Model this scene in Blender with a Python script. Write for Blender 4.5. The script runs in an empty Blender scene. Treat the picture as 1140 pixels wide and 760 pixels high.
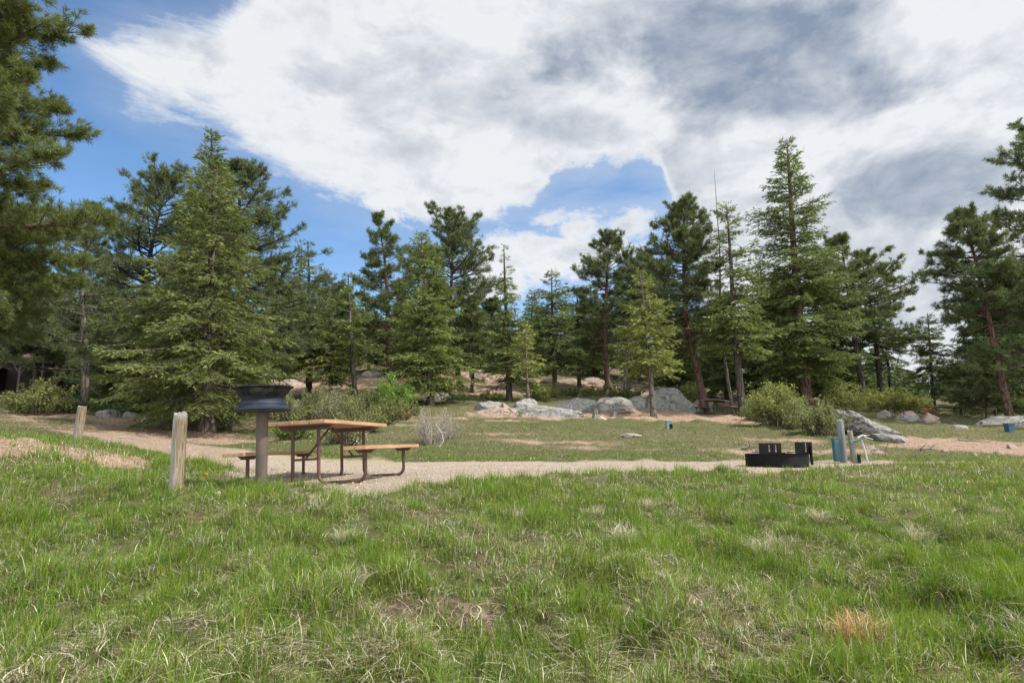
import bpy, math, numpy as np
from math import radians, sin, cos, pi
from mathutils import Matrix, Vector

S = bpy.context.scene
COL = S.collection
RNG = np.random.default_rng(7)
F = 665.0                       # focal length, in pixels of the 1140 px wide photograph
PITCH = math.atan(109.4 / F)
CP, SP = cos(PITCH), sin(PITCH)

# ------------------------------------------------------------------ surveying: photo column / row at a depth -> point (eye at z = 0)
def PT(px, row, Y):
    a = (px - 570) / F; b = (380 - row) / F
    y = CP - b * SP; z = SP + b * CP
    k = Y / y
    return np.array([a * k, Y, z * k])
def U(px): return (px - 570) * CP / F

# ------------------------------------------------------------------ value noise
def vnoise(x, y, seed=0):
    x = np.asarray(x, float); y = np.asarray(y, float)
    xi = np.floor(x).astype(np.int64); yi = np.floor(y).astype(np.int64)
    fx = x - xi; fy = y - yi
    fx = fx * fx * (3 - 2 * fx); fy = fy * fy * (3 - 2 * fy)
    def h(a, b):
        n = (a * 374761393 + b * 668265263 + seed * 1442695041) & 0xffffffff
        n = ((n ^ (n >> 13)) * 1274126177) & 0xffffffff
        n = (n ^ (n >> 16)) & 0xffff
        return n / 65535.0
    return (h(xi, yi) * (1 - fx) + h(xi + 1, yi) * fx) * (1 - fy) + (h(xi, yi + 1) * (1 - fx) + h(xi + 1, yi + 1) * fx) * fy
def fbm(x, y, seed=0, oct=4):
    s = 0; a = .5; t = 0
    for i in range(oct):
        s = s + a * vnoise(x * 2 ** i, y * 2 ** i, seed + i * 17); t += a; a *= .55
    return s / t
def sstep(a, b, x):
    t = np.clip((x - a) / (b - a), 0, 1); return t * t * (3 - 2 * t)

# ------------------------------------------------------------------ terrain
COLS = [
 (-420, [(2.6,760),(4,640),(5.5,560),(6.5,518),(7.5,493),(8.3,484),(9.5,486),(12,483),(15,473),(20,457),(26,446),(34,432),(50,405),(85,372)]),
 (0,    [(2.6,760),(4,640),(5.5,560),(6.5,520),(7.5,495),(8.3,486),(9.5,488),(12,485),(15,474),(20,459),(26,447),(34,432),(50,405),(85,372)]),
 (80,   [(2.6,760),(4,643),(5.5,568),(6.5,532),(7.5,505),(8.5,492),(9.8,491),(12,488),(15,478),(20,462),(26,448),(34,433),(50,405),(85,372)]),
 (150,  [(2.6,760),(4,645),(5.5,575),(6.3,551),(7.5,528),(9,510),(10.5,503),(12,497),(14,490),(17,480),(20,470),(26,452),(34,435),(50,405),(85,372)]),
 (225,  [(2.6,760),(4,643),(5.4,575),(6.3,547),(7.5,532),(9,521),(11,511),(14,497),(18,484),(21,474),(28,453),(36,432),(50,405),(85,370)]),
 (345,  [(2.6,760),(4,640),(5.2,576),(5.9,549),(6.6,541),(8,532),(10,522),(12,516),(13,509),(15,495),(18,480),(22,464),(27,449),(34,430),(42,415),(60,388),(85,366)]),
 (450,  [(2.6,760),(4,640),(5.3,573),(6.2,543),(7,537),(8,531),(10,522),(12,516),(13,509),(15,494),(18,477),(22,464),(27,450),(34,432),(42,415),(60,385),(85,364)]),
 (570,  [(2.6,760),(4,640),(5.5,565),(6.8,535),(7.6,529),(9,524),(12,516),(12.8,509),(15,492),(19,475),(22,469),(25,459),(30,445),(34,437),(40,424),(55,398),(85,368)]),
 (690,  [(2.6,760),(4.1,640),(5.8,570),(7.5,536),(8.8,526),(10,521),(12.1,516),(13,509),(15,496),(19,481),(22,472),(26,464),(30,450),(36,437),(44,424),(55,412),(85,395)]),
 (800,  [(2.6,760),(4.2,640),(6,575),(8,538),(9.6,522),(10.5,519),(12.2,516),(13,509),(15,496),(19,483),(22,474),(26,467),(30,463),(34,453),(40,442),(55,432),(85,424)]),
 (960,  [(2.6,760),(4.2,645),(6,580),(8,542),(10,521),(11,516),(12.2,513),(14,506),(18,488),(22,476),(27,464),(32,455),(40,447),(55,440),(85,438)]),
 (1140, [(2.6,760),(4.2,650),(6,585),(8,545),(10,521),(11,517),(12.5,516),(14,508),(18,492),(22,480),(27,469),(33,461),(40,455),(55,451),(85,450)]),
 (1560, [(2.6,760),(4.2,650),(6,585),(8,545),(10,521),(11,517),(12.5,516),(14,508),(18,492),(22,480),(27,469),(33,461),(40,455),(55,451),(85,450)]),
]
YG = np.exp(np.linspace(math.log(2.6), math.log(85), 420))
tab = []
for px, pr in COLS:
    yy = np.array([p[0] for p in pr]); zz = np.array([PT(px, p[1], p[0])[2] for p in pr])
    z = np.interp(YG, yy, zz)
    k = np.exp(-.5 * (np.arange(-18, 19) / 7.) ** 2); k /= k.sum()
    zp = np.concatenate([z[0] + (z[1] - z[0]) * np.arange(-18, 0), z, z[-1] + (z[-1] - z[-2]) * np.arange(1, 19)])
    tab.append(np.convolve(zp, k, 'valid'))
UC = np.array([U(c[0]) for c in COLS]); tab = np.array(tab)
UG = np.linspace(-1.46, 1.46, 240)
tabd = np.array([np.interp(UG, UC, tab[:, j]) for j in range(len(YG))]).T
k = np.exp(-.5 * (np.arange(-14, 15) / 5.) ** 2); k /= k.sum()
tabd = np.array([np.convolve(np.pad(tabd[:, j], 14, mode='edge'), k, 'valid') for j in range(len(YG))]).T
def H0(x, y):
    x = np.asarray(x, float); y = np.asarray(y, float)
    yc = np.clip(y, 2.6, 85)
    u = np.clip(x / np.maximum(yc, 2.6), -1.45, 1.45)
    fi = (u - UG[0]) / (UG[1] - UG[0]); i = np.clip(fi.astype(int), 0, len(UG) - 2); fi = fi - i
    fj = np.log(yc / 2.6) / math.log(85 / 2.6) * (len(YG) - 1); j = np.clip(fj.astype(int), 0, len(YG) - 2); fj = fj - j
    z = (tabd[i, j] * (1 - fi) + tabd[i + 1, j] * fi) * (1 - fj) + (tabd[i, j + 1] * (1 - fi) + tabd[i + 1, j + 1] * fi) * fj
    near = np.minimum(y - 2.6, 0)
    z = z + near * .215                                   # the bank goes on down past the camera
    far = np.maximum(y - 85, 0)
    z = z + np.where(u < .1, -1, -1) * np.minimum(far * .09, 26) * sstep(0, 60, far)
    return z

# edges of the gravel road, as depths along each bearing
RN = [(-200,40,41),(60,14.2,14.4),(110,13.0,15.0),(150,11.6,15.6),(200,10.6,14.8),(240,9.1,13.7),(265,7.4,13.6),(290,6.6,13.1),(340,5.75,12.6),(400,5.9,12.3),(450,6.35,12.2),(500,7.0,12.2),
      (570,7.9,12.2),(700,8.8,12.2),(800,9.2,12.3),(860,9.3,12.3),(905,9.6,12.1),(960,10.9,11.9),(1010,11.5,12.1),(1140,11.9,12.3),(1500,12,12.3)]
RU = np.array([U(r[0]) for r in RN]); RA = np.array([r[1] for r in RN]); RB = np.array([r[2] for r in RN])
def blob(x, y, px, Y, rx, ry):
    cx = U(px) * Y
    return np.exp(-((x - cx) / rx) ** 2 - ((y - Y) / ry) ** 2)
def zones(x, y):
    u = x / np.maximum(y, 1.5)
    n1 = fbm(x * .9, y * .9, 5) - .5; n2 = fbm(x * 3.1, y * 3.1, 9) - .5
    wob = n1 * .9 + n2 * .9
    a = np.interp(u, RU, RA) + wob * .9; b = np.interp(u, RU, RB) + wob * .25
    road = sstep(-.18, .18, y - a) * sstep(-.12, .12, b - y)
    road = road * (1 - .9 * blob(x, y, 300, 6.35, .75, .35)) * (1 - .75 * blob(x, y, 205, 8.6, 1.2, .8))
    d = np.zeros_like(u)
    for q in [(50,7.9,1.3,.8,1.7),(95,8.3,.8,.55,1.3),(20,8.6,1.3,.5,.8),(1095,16.5,2.6,1.8,1.25),(1040,17.5,1.6,1.2,1.1),(1180,15,2.5,1.6,1.2),(1065,15.2,1.8,.5,.8),
              (860,14.0,1.8,.7,1.1),(800,14.4,1.3,.5,.8),(765,27,4.2,2.8,1.7),(785,24.6,3.2,1.1,1.3),(937,2.8,.17,.13,1.4),(620,15.5,2.5,.6,.8),(560,17,1.6,.5,.75),(880,17,2.2,.8,.8),(700,14.2,2.5,.4,.75),(1000,16,1.2,.9,.8),(940,14.6,1.6,.7,.8),(430,21,1.6,.6,.8),(480,3.35,.55,.22,1.0),(705,3.5,.32,.22,1.0),(250,5.2,.8,.12,.7),(690,25.2,2.4,1.1,1.2),(820,25.2,2.2,1.1,1.2),(715,22.8,2,.7,.5),(980,12.0,1.2,.35,.8),(600,23.6,3.4,.7,1.0),(440,19,2.2,.6,.9),(520,22,3,.6,.9),
              (320,34,5,4,1.6),(285,35,4,3,1.4),(520,38,4.5,6,1.6),(645,39,6,3,1.5),(420,37,4,3,1.1),(800,37,4,2.5,.9),(150,19.5,4.2,1.8,.9),(80,17.3,3.5,1.3,.8),(225,17,2.2,1.5,1.0),(190,15.8,4,1.2,1.0),
              (400,26,1.5,1,.4),(470,5.2,.35,.25,.5),(950,9.2,.7,.35,.7),(340,5.25,.8,.18,.6),(690,4.0,.35,.3,.5),(460,3.1,.5,.3,.7),(900,6.8,.5,.4,.4),(1090,6.8,.7,.4,.5)]:
        d = np.maximum(d, q[4] * blob(x, y, q[0], q[1], q[2], q[3]))
    d = sstep(.42, .78, d + n1 * .55 + n2 * .35)
    dry = np.clip(.5 + n1 * 1.6 + n2 * .5, 0, 1)
    dry = dry * .8 + .2 * fbm(x * .25, y * .25, 31)
    dry = np.maximum(dry, sstep(26, 42, y) * .75)
    dry = np.clip(dry + .25 * sstep(13.2, 14.5, y) * sstep(22, 19, y) * (fbm(x * .5, y * .8, 88) - .25) * 2, 0, 1)
    grn = np.clip(blob(x, y, 720, 20.5, 5, 1.7) + blob(x, y, 330, 14.5, 3, 1.6) + blob(x, y, 560, 13.6, 6, .5), 0, 1)
    dry = dry * (1 - .65 * grn)
    duff = sstep(.35, .8, fbm(x * .12 + 9, y * .12, 77) * .8 + sstep(28, 40, y) * .6)
    return np.clip(road, 0, 1), np.clip(d, 0, 1), np.clip(dry, 0, 1), duff
def H(x, y):
    x = np.asarray(x, float); y = np.asarray(y, float)
    z = H0(x, y)
    road = zones(x, y)[0]
    amp = (1 - road) * np.where(y < 12.5, .25, .12 + .02 * np.clip(y - 12, 0, 10)) + road * .012
    amp = amp * (1 + 1.6 * np.exp(-((y - 3.3) / .8) ** 2) * sstep(-.8, .4, x + .9) * 0.5)
    z = z + amp * (fbm(x * 1.1, y * 1.1, 3) - .5) + amp * .55 * (fbm(x * 3.6, y * 3.6, 13, 3) - .5)
    # a cut bank at the back of the loop
    return z
def GP(px, Y): 
    x = U(px) * Y; return np.array([x, Y, float(H(np.array([x]), np.array([Y]))[0])])

# ------------------------------------------------------------------ objects
def link(o, parent=None):
    COL.objects.link(o)
    if parent is not None: o.parent = parent
    return o
def tag(o, label=None, cat=None, group=None, kind=None):
    if label: o['label'] = label
    if cat: o['category'] = cat
    if group: o['group'] = group
    if kind: o['kind'] = kind
    return o
def empty(name, loc, label=None, cat=None, group=None, rot=(0,0,0)):
    o = bpy.data.objects.new(name, None); link(o); o.location = [float(v) for v in loc]; o.rotation_euler = rot
    o.empty_display_size = .2
    return tag(o, label, cat, group)
def mesh_np(name, V, faces, mat, col=None, smooth=False, attrs=None):
    """faces: list of int arrays (n, k)"""
    V = np.ascontiguousarray(V, dtype=np.float32)
    me = bpy.data.meshes.new(name)
    me.vertices.add(len(V)); me.vertices.foreach_set('co', V.ravel())
    faces = [f for f in faces if len(f)]
    nl = sum(f.size for f in faces); nf = sum(len(f) for f in faces)
    me.loops.add(nl); me.polygons.add(nf)
    me.loops.foreach_set('vertex_index', np.concatenate([f.ravel() for f in faces]).astype(np.int32))
    tot = np.concatenate([np.full(len(f), f.shape[1]) for f in faces]).astype(np.int32)
    st = np.concatenate([[0], np.cumsum(tot)[:-1]]).astype(np.int32)
    me.polygons.foreach_set('loop_start', st); me.polygons.foreach_set('loop_total', tot)
    if smooth: me.polygons.foreach_set('use_smooth', np.ones(nf, bool))
    if col is not None:
        a = me.attributes.new('Col', 'FLOAT_COLOR', 'POINT')
        c = np.ones((len(V), 4), np.float32); c[:, :3] = col
        a.data.foreach_set('color', c.ravel())
    me.update(calc_edges=True); me.validate()
    me.materials.append(mat)
    return me
def obj_np(name, V, faces, mat, parent=None, **k):
    return link(bpy.data.objects.new(name, mesh_np(name, V, faces, mat, **k)), parent)

class MB:
    """collects shapes for ONE mesh"""
    def __init__(s): s.V = []; s.F = []
    def add(s, vs, fs):
        b = len(s.V); s.V += [tuple(map(float, v)) for v in vs]; s.F += [tuple(b + i for i in f) for f in fs]; return s
    def box(s, c, d, rot=None, taper=1.0):
        x, y, z = d[0] / 2, d[1] / 2, d[2] / 2
        vs = [Vector((sx * x * (taper if sz > 0 else 1), sy * y * (taper if sz > 0 else 1), sz * z)) for sz in (-1, 1) for sy in (-1, 1) for sx in (-1, 1)]
        if rot is not None: vs = [rot @ v for v in vs]
        vs = [v + Vector(c) for v in vs]
        return s.add(vs, [(0, 2, 3, 1), (4, 5, 7, 6), (0, 1, 5, 4), (2, 6, 7, 3), (0, 4, 6, 2), (1, 3, 7, 5)])
    def tube(s, pts, r, k=10, cap=True):
        pts = [Vector(p) for p in pts]; n = len(pts)
        rs = r if isinstance(r, (list, tuple)) else [r] * n
        ref = Vector((0.13, 0.21, 1)) if abs((pts[-1] - pts[0]).normalized().z) < .9 else Vector((1, .1, 0))
        rings = []; prev = None
        for i in range(n):
            t = (pts[min(i + 1, n - 1)] - pts[max(i - 1, 0)]).normalized()
            if prev is None: a = t.cross(ref).normalized()
            else: a = (prev - t * prev.dot(t)).normalized()
            prev = a; b = t.cross(a)
            rings.append([pts[i] + (a * cos(2 * pi * j / k) + b * sin(2 * pi * j / k)) * rs[i] for j in range(k)])
        fs = [(i * k + j, i * k + (j + 1) % k, (i + 1) * k + (j + 1) % k, (i + 1) * k + j) for i in range(n - 1) for j in range(k)]
        if cap: fs += [tuple(range(k))[::-1], tuple((n - 1) * k + j for j in range(k))]
        return s.add([v for r_ in rings for v in r_], fs)
    def lathe(s, prof, k=40, c=(0, 0, 0), wob=None):
        vs = []
        for r, z in prof:
            for j in range(k):
                a = 2 * pi * j / k; rr = r * (1 + (wob(a) if wob else 0)); vs.append((c[0] + rr * cos(a), c[1] + rr * sin(a), c[2] + z))
        n = len(prof)
        return s.add(vs, [(i * k + j, i * k + (j + 1) % k, (i + 1) * k + (j + 1) % k, (i + 1) * k + j) for i in range(n - 1) for j in range(k)])
    def build(s, name, mat, parent=None, bevel=0, smooth=False):
        me = bpy.data.meshes.new(name); me.from_pydata(s.V, [], s.F); me.update(); me.materials.append(mat)
        o = link(bpy.data.objects.new(name, me), parent)
        if smooth:
            me.polygons.foreach_set('use_smooth', [True] * len(me.polygons))
            md = o.modifiers.new('es', 'EDGE_SPLIT'); md.split_angle = radians(38)
        if bevel:
            md = o.modifiers.new('bv', 'BEVEL'); md.width = bevel; md.segments = 2; md.limit_method = 'ANGLE'
        return o

# ------------------------------------------------------------------ materials
def srgb(r, g, b):
    f = lambda c: c / 12.92 if c <= .04045 else ((c + .055) / 1.055) ** 2.4
    return (f(r / 255), f(g / 255), f(b / 255), 1)
class NT:
    def __init__(s, name):
        s.m = bpy.data.materials.new(name); s.m.use_nodes = True; s.t = s.m.node_tree; s.t.nodes.clear()
        s.out = s.t.nodes.new('ShaderNodeOutputMaterial')
    def n(s, typ, ins=None, **props):
        nd = s.t.nodes.new(typ)
        for k, v in props.items(): setattr(nd, k, v)
        for k, v in (ins or {}).items(): s.set(nd, k, v)
        return nd
    def set(s, nd, k, v):
        sock = nd.inputs[k]
        if isinstance(v, bpy.types.NodeSocket): s.t.links.new(v, sock)
        elif isinstance(v, bpy.types.Node): s.t.links.new(v.outputs[0], sock)
        else: sock.default_value = v
    def mix(s, f, a, b, blend='MIX'):
        nd = s.t.nodes.new('ShaderNodeMix'); nd.data_type = 'RGBA'; nd.blend_type = blend
        s.set(nd, 0, f); s.set(nd, 6, a); s.set(nd, 7, b); return nd.outputs[2]
    def math(s, op, a, b=0.0, clamp=False):
        nd = s.t.nodes.new('ShaderNodeMath'); nd.operation = op; nd.use_clamp = clamp
        s.set(nd, 0, a); s.set(nd, 1, b); return nd.outputs[0]
    def ramp(s, f, stops):
        nd = s.t.nodes.new('ShaderNodeValToRGB'); s.set(nd, 0, f); e = nd.color_ramp.elements
        while len(e) < len(stops): e.new(.5)
        for q, (p, c) in zip(e, stops): q.position = p; q.color = c if len(c) == 4 else (*c, 1)
        return nd.outputs[0]
    def noise(s, scale, detail=4, rough=.55, vec=None, dist=0.0, dim='3D'):
        nd = s.t.nodes.new('ShaderNodeTexNoise'); nd.inputs['Scale'].default_value = scale; nd.inputs['Detail'].default_value = detail
        nd.inputs['Roughness'].default_value = rough; nd.inputs['Distortion'].default_value = dist
        if vec is not None: s.set(nd, 'Vector', vec)
        return nd.outputs[0]
    def bump(s, h, strength=.5, dist=.02):
        return s.n('ShaderNodeBump', {'Height': h, 'Strength': strength, 'Distance': dist}).outputs[0]
    def bsdf(s, col, rough=.8, normal=None, metal=0.0, spec=.3):
        b = s.n('ShaderNodeBsdfPrincipled', {'Base Color': col, 'Roughness': rough, 'Metallic': metal, 'Specular IOR Level': spec})
        if normal is not None: s.set(b, 'Normal', normal)
        return b
    def done(s, sh):
        s.t.links.new(sh.outputs[0], s.out.inputs[0]); return s.m
def objcoord(t, scale=(1, 1, 1)):
    c = t.n('ShaderNodeTexCoord'); m = t.n('ShaderNodeMapping', {'Vector': c.outputs['Object'], 'Scale': scale}); return m.outputs[0]
W4 = lambda c, k=1.0: (c[0] * k, c[1] * k, c[2] * k, 1)

def mat_ground(name):
    t = NT(name)
    pos = t.n('ShaderNodeNewGeometry').outputs['Position']
    a = t.n('ShaderNodeAttribute', attribute_name='Col'); sp = t.n('ShaderNodeSeparateColor', {0: a.outputs['Color']})
    road, dirt, dry = sp.outputs[0], sp.outputs[1], sp.outputs[2]
    nb = t.noise(1.3, 6, .6, pos); nf = t.noise(14, 6, .7, pos); nff = t.noise(38, 6, .8, pos)
    grass = t.mix(dry, t.ramp(nf, [(.3, (.03, .036, .012)), (.5, (.06, .075, .022)), (.68, (.12, .12, .045))]),
                  t.ramp(nf, [(.30, (.055, .037, .022)), (.46, (.10, .072, .042)), (.58, (.18, .145, .09)), (.70, (.29, .25, .17))]))
    grass = t.mix(t.math('MULTIPLY', t.ramp(nb, [(.35, (0, 0, 0)), (.7, (1, 1, 1))]), .5), grass, (.08, .075, .036, 1))
    dirtc = t.ramp(nf, [(.3, (.11, .07, .047)), (.48, (.25, .175, .125)), (.66, (.38, .29, .22))])
    dirtc = t.mix(t.math('MULTIPLY', nb, .6), dirtc, (.25, .155, .10, 1))
    grav = t.ramp(nff, [(.28, (.13, .10, .08)), (.44, (.28, .222, .168)), (.58, (.36, .295, .23)), (.74, (.50, .44, .37))])
    gs = t.ramp(t.noise(.55, 5, .7, t.n('ShaderNodeMapping', {'Vector': pos, 'Scale': (.25, 1, 1)}).outputs[0]), [(.52, (0, 0, 0)), (.62, (1, 1, 1))])
    grav = t.mix(t.math('MULTIPLY', gs, .55), grav, (.26, .24, .10, 1))
    grav = t.mix(t.math('MULTIPLY', t.ramp(nb, [(.3, (0, 0, 0)), (.65, (1, 1, 1))]), .55), grav, (.30, .235, .175, 1))
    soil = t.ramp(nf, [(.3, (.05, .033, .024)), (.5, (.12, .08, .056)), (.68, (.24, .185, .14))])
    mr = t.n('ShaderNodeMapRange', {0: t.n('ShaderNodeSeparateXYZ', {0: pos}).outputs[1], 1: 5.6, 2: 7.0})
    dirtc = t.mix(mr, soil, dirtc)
    c = t.mix(dirt, grass, dirtc); c = t.mix(road, c, grav)
    h = t.math('ADD', t.math('MULTIPLY', nf, 1.0), t.math('MULTIPLY', nff, .35))
    return t.done(t.bsdf(c, .95, t.bump(h, .9, .05), spec=.15))

def mat_leaf(name, base=None, trans=.35, rough=.6, spec=.25, use_obj=True):
    t = NT(name)
    a = t.n('ShaderNodeAttribute', attribute_name='Col')
    c = a.outputs['Color']
    if use_obj:
        oi = t.n('ShaderNodeObjectInfo'); c = t.mix(1.0, c, oi.outputs['Color'], 'MULTIPLY')
    p = t.bsdf(c, rough, spec=spec)
    tr = t.n('ShaderNodeBsdfTranslucent', {'Color': t.mix(1.0, c, (1.15, 1.2, .6, 1), 'MULTIPLY')})
    mx = t.n('ShaderNodeMixShader', {0: trans, 1: p, 2: tr})
    return t.done(mx)
def mat_bark(name, dark, light, sc=9, red=None):
    t = NT(name); v = objcoord(t, (sc, sc, sc * .22))
    vor = t.n('ShaderNodeTexVoronoi', {'Vector': v, 'Scale': 1.0}, feature='DISTANCE_TO_EDGE').outputs[0]
    n = t.noise(2.2, 6, .7, v)
    c = t.mix(t.ramp(n, [(.3, (0, 0, 0)), (.7, (1, 1, 1))]), dark, light)
    c = t.mix(t.ramp(vor, [(0, (1, 1, 1)), (.12, (0, 0, 0))]), c, W4(dark, .45))
    if red: c = t.mix(t.ramp(t.noise(.6, 3, .5, v), [(.45, (0, 0, 0)), (.62, (1, 1, 1))]), c, red)
    return t.done(t.bsdf(c, .95, t.bump(t.math('ADD', n, t.math('MINIMUM', vor, .15)), .8, .04), spec=.1))
def mat_rock(name, c1=(.29, .28, .26), c2=(.14, .137, .13), lich=(.23, .255, .18), pink=(.28, .22, .18), pinkness=.12):
    t = NT(name); g = t.n('ShaderNodeNewGeometry'); pos = g.outputs['Position']
    n1 = t.noise(1.1, 7, .65, pos); n2 = t.noise(9, 8, .75, pos); n3 = t.noise(38, 4, .7, pos)
    c = t.mix(t.ramp(n2, [(.42, (0, 0, 0)), (.56, (1, 1, 1))]), (*c2, 1), (*c1, 1))
    c = t.mix(t.ramp(n1, [(.5 - .3 * pinkness, (0, 0, 0)), (.75 - .3 * pinkness, (1, 1, 1))]), c, t.mix(n2, (*pink, 1), (*c1, 1)))
    lm = t.ramp(t.noise(3.3, 8, .75, pos, .6), [(.50, (0, 0, 0)), (.58, (1, 1, 1))])
    c = t.mix(t.math('MULTIPLY', lm, .65), c, t.mix(n3, (*lich, 1), (.36, .38, .33, 1)))
    c = t.mix(t.ramp(t.noise(6, 8, .8, pos), [(.40, (1, 1, 1)), (.46, (0, 0, 0))]), c, (.07, .05, .052, 1))
    vor = t.n('ShaderNodeTexVoronoi', {'Vector': t.n('ShaderNodeMapping', {'Vector': pos, 'Scale': (1, 1, 2.6), 'Rotation': (.3, .4, .2)}), 'Scale': .6}, feature='DISTANCE_TO_EDGE').outputs[0]
    crack = t.math('MULTIPLY', t.ramp(vor, [(0, (1, 1, 1)), (.02, (0, 0, 0))]), t.ramp(n1, [(.5, (0, 0, 0)), (.6, (1, 1, 1))]))
    c = t.mix(t.math('MULTIPLY', crack, .8), c, (.04, .035, .03, 1))
    h = t.math('SUBTRACT', t.math('ADD', n2, t.math('MULTIPLY', n3, .3)), crack)
    return t.done(t.bsdf(c, .92, t.bump(h, .9, .09), spec=.2))
def mat_wood(name, c1, c2, grain=1.0, axis=1, grey=None, rough=.7, knots=True):
    t = NT(name)
    sc = [26, 26, 26]; sc[axis] = 1.3
    v = objcoord(t, tuple(sc)); n = t.noise(1.0, 6, .65, v, .6 * grain)
    v2 = objcoord(t); n2 = t.noise(2.3, 5, .6, v2)
    c = t.mix(t.ramp(n, [(.3, (0, 0, 0)), (.68, (1, 1, 1))]), c1, c2)
    if grey: c = t.mix(t.ramp(n2, [(.42, (0, 0, 0)), (.58, (1, 1, 1))]), c, grey)
    c = t.mix(t.math('MULTIPLY', t.noise(60, 3, .7, v2), .25), c, W4(c1, .5))
    return t.done(t.bsdf(c, rough, t.bump(n, .35, .006), spec=.25))
def mat_paint(name, c1, c2, rough=.5, metal=0.0, sc=8, lo=.5, hi=.65, spec=.4):
    t = NT(name); v = objcoord(t)
    n = t.noise(sc, 7, .7, v)
    c = t.mix(t.ramp(n, [(lo, (0, 0, 0)), (hi, (1, 1, 1))]), c1, c2)
    r = t.math('ADD', rough, t.math('MULTIPLY', n, .25))
    return t.done(t.bsdf(c, r, t.bump(t.noise(sc * 6, 4, .6, v), .25, .004), metal, spec))

def mat_post():
    t = NT('weathered_post'); v = objcoord(t, (46, 46, 2.2)); n = t.noise(1.0, 6, .75, v, 1.8); o = objcoord(t)
    c = t.ramp(n, [(.38, (.05, .038, .028)), (.46, (.14, .10, .06)), (.56, (.22, .18, .12)), (.68, (.30, .265, .20))])
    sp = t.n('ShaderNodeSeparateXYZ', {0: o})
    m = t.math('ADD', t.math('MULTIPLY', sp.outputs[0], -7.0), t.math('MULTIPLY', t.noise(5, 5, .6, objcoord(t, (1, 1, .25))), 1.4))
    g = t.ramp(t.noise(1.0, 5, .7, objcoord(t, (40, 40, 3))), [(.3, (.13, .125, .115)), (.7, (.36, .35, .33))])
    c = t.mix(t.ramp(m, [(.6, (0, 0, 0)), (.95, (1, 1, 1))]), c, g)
    c = t.mix(t.ramp(t.math('ADD', sp.outputs[2], t.math('MULTIPLY', n, .1)), [(.78, (0, 0, 0)), (.83, (1, 1, 1))]), c, (.25, .24, .225, 1))
    return t.done(t.bsdf(c, .85, t.bump(n, .7, .012), spec=.15))
M_ground = mat_ground('ground')
M_leaf = mat_leaf('needles', trans=.30, rough=.55, spec=.3)
M_grass = mat_leaf('grass_blades', trans=.40, rough=.5, spec=.3, use_obj=False)
M_dry = mat_leaf('dry_blades', trans=.25, rough=.8, spec=.1, use_obj=False)
M_bush = mat_leaf('bush_leaves', trans=.35, rough=.6)
M_bark = mat_bark('bark_grey', (.075, .06, .05, 1), (.20, .17, .145, 1))
M_barkr = mat_bark('bark_red', (.07, .042, .032, 1), (.17, .112, .082, 1))
M_barkd = mat_bark('bark_dark', (.04, .032, .028, 1), (.12, .095, .08, 1))
M_rock = mat_rock('granite')
M_rock2 = mat_rock('granite_pink', (.32, .26, .21), (.20, .15, .12), (.28, .28, .22), (.30, .185, .13), 1.0)
M_rockp = mat_rock('granite_pale', (.46, .43, .39), (.3, .28, .26), (.38, .38, .32), (.42, .37, .3), .3)
M_top = mat_wood('table_boards', (.27, .145, .075, 1), (.50, .31, .18, 1), axis=1)
M_top2 = mat_wood('old_table_boards', (.10, .075, .06, 1), (.20, .155, .125, 1), axis=1)
M_brown = mat_paint('brown_steel', (.07, .035, .026, 1), (.12, .06, .04, 1), .45)
M_brown2 = mat_paint('dark_steel', (.04, .028, .024, 1), (.075, .045, .035, 1), .55)
M_pipe = mat_paint('rusty_pipe', (.065, .052, .042, 1), (.13, .088, .066, 1), .7, sc=5, lo=.4, hi=.7)
M_black = mat_paint('black_steel', (.004, .004, .0045, 1), (.011, .011, .012, 1), .6, sc=6, spec=.18)
M_rimb = mat_paint('blue_black_steel', (.010, .017, .030, 1), (.024, .026, .028, 1), .5, sc=9, spec=.3)
M_rimk = mat_paint('sooty_steel', (.012, .013, .013, 1), (.055, .05, .038, 1), .6, sc=7, spec=.2)
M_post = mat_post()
M_postg = mat_wood('grey_post', (.10, .105, .115, 1), (.20, .205, .215, 1), axis=2, grey=(.15, .15, .16, 1))
M_postb = mat_wood('brown_post', (.14, .115, .09, 1), (.25, .21, .17, 1), axis=2, grey=(.16, .14, .12, 1))
M_teal = mat_paint('teal_paint', (.035, .095, .115, 1), (.065, .13, .14, 1), .65)
M_tealg = mat_paint('green_paint', (.06, .15, .14, 1), (.15, .2, .18, 1), .7)
M_white = mat_paint('white_pipe', (.36, .41, .39, 1), (.22, .28, .26, 1), .5, lo=.6, hi=.75)
M_blue = mat_paint('blue_paint', (.03, .075, .12, 1), (.05, .10, .14, 1), .7)
M_util = mat_paint('greygreen_box', (.14, .20, .20, 1), (.2, .25, .24, 1), .6)
M_stumpm = mat_bark('stump_bark', (.10, .095, .085, 1), (.28, .26, .24, 1), 14)
M_bleach = mat_wood('bleached_wood', (.38, .33, .27, 1), (.62, .57, .48, 1), axis=0)
M_bleachd = mat_wood('grey_wood', (.2, .175, .15, 1), (.38, .34, .29, 1), axis=0)
M_logd = mat_wood('dark_log', (.09, .075, .06, 1), (.2, .17, .14, 1), axis=0)
M_shake = mat_wood('roof_shakes', (.06, .045, .035, 1), (.14, .10, .075, 1), axis=1)
M_shp = mat_wood('shelter_timber', (.05, .04, .035, 1), (.12, .10, .08, 1), axis=2)
M_dark = mat_wood('dark_boards', (.035, .028, .022, 1), (.07, .055, .045, 1), axis=2)

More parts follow.
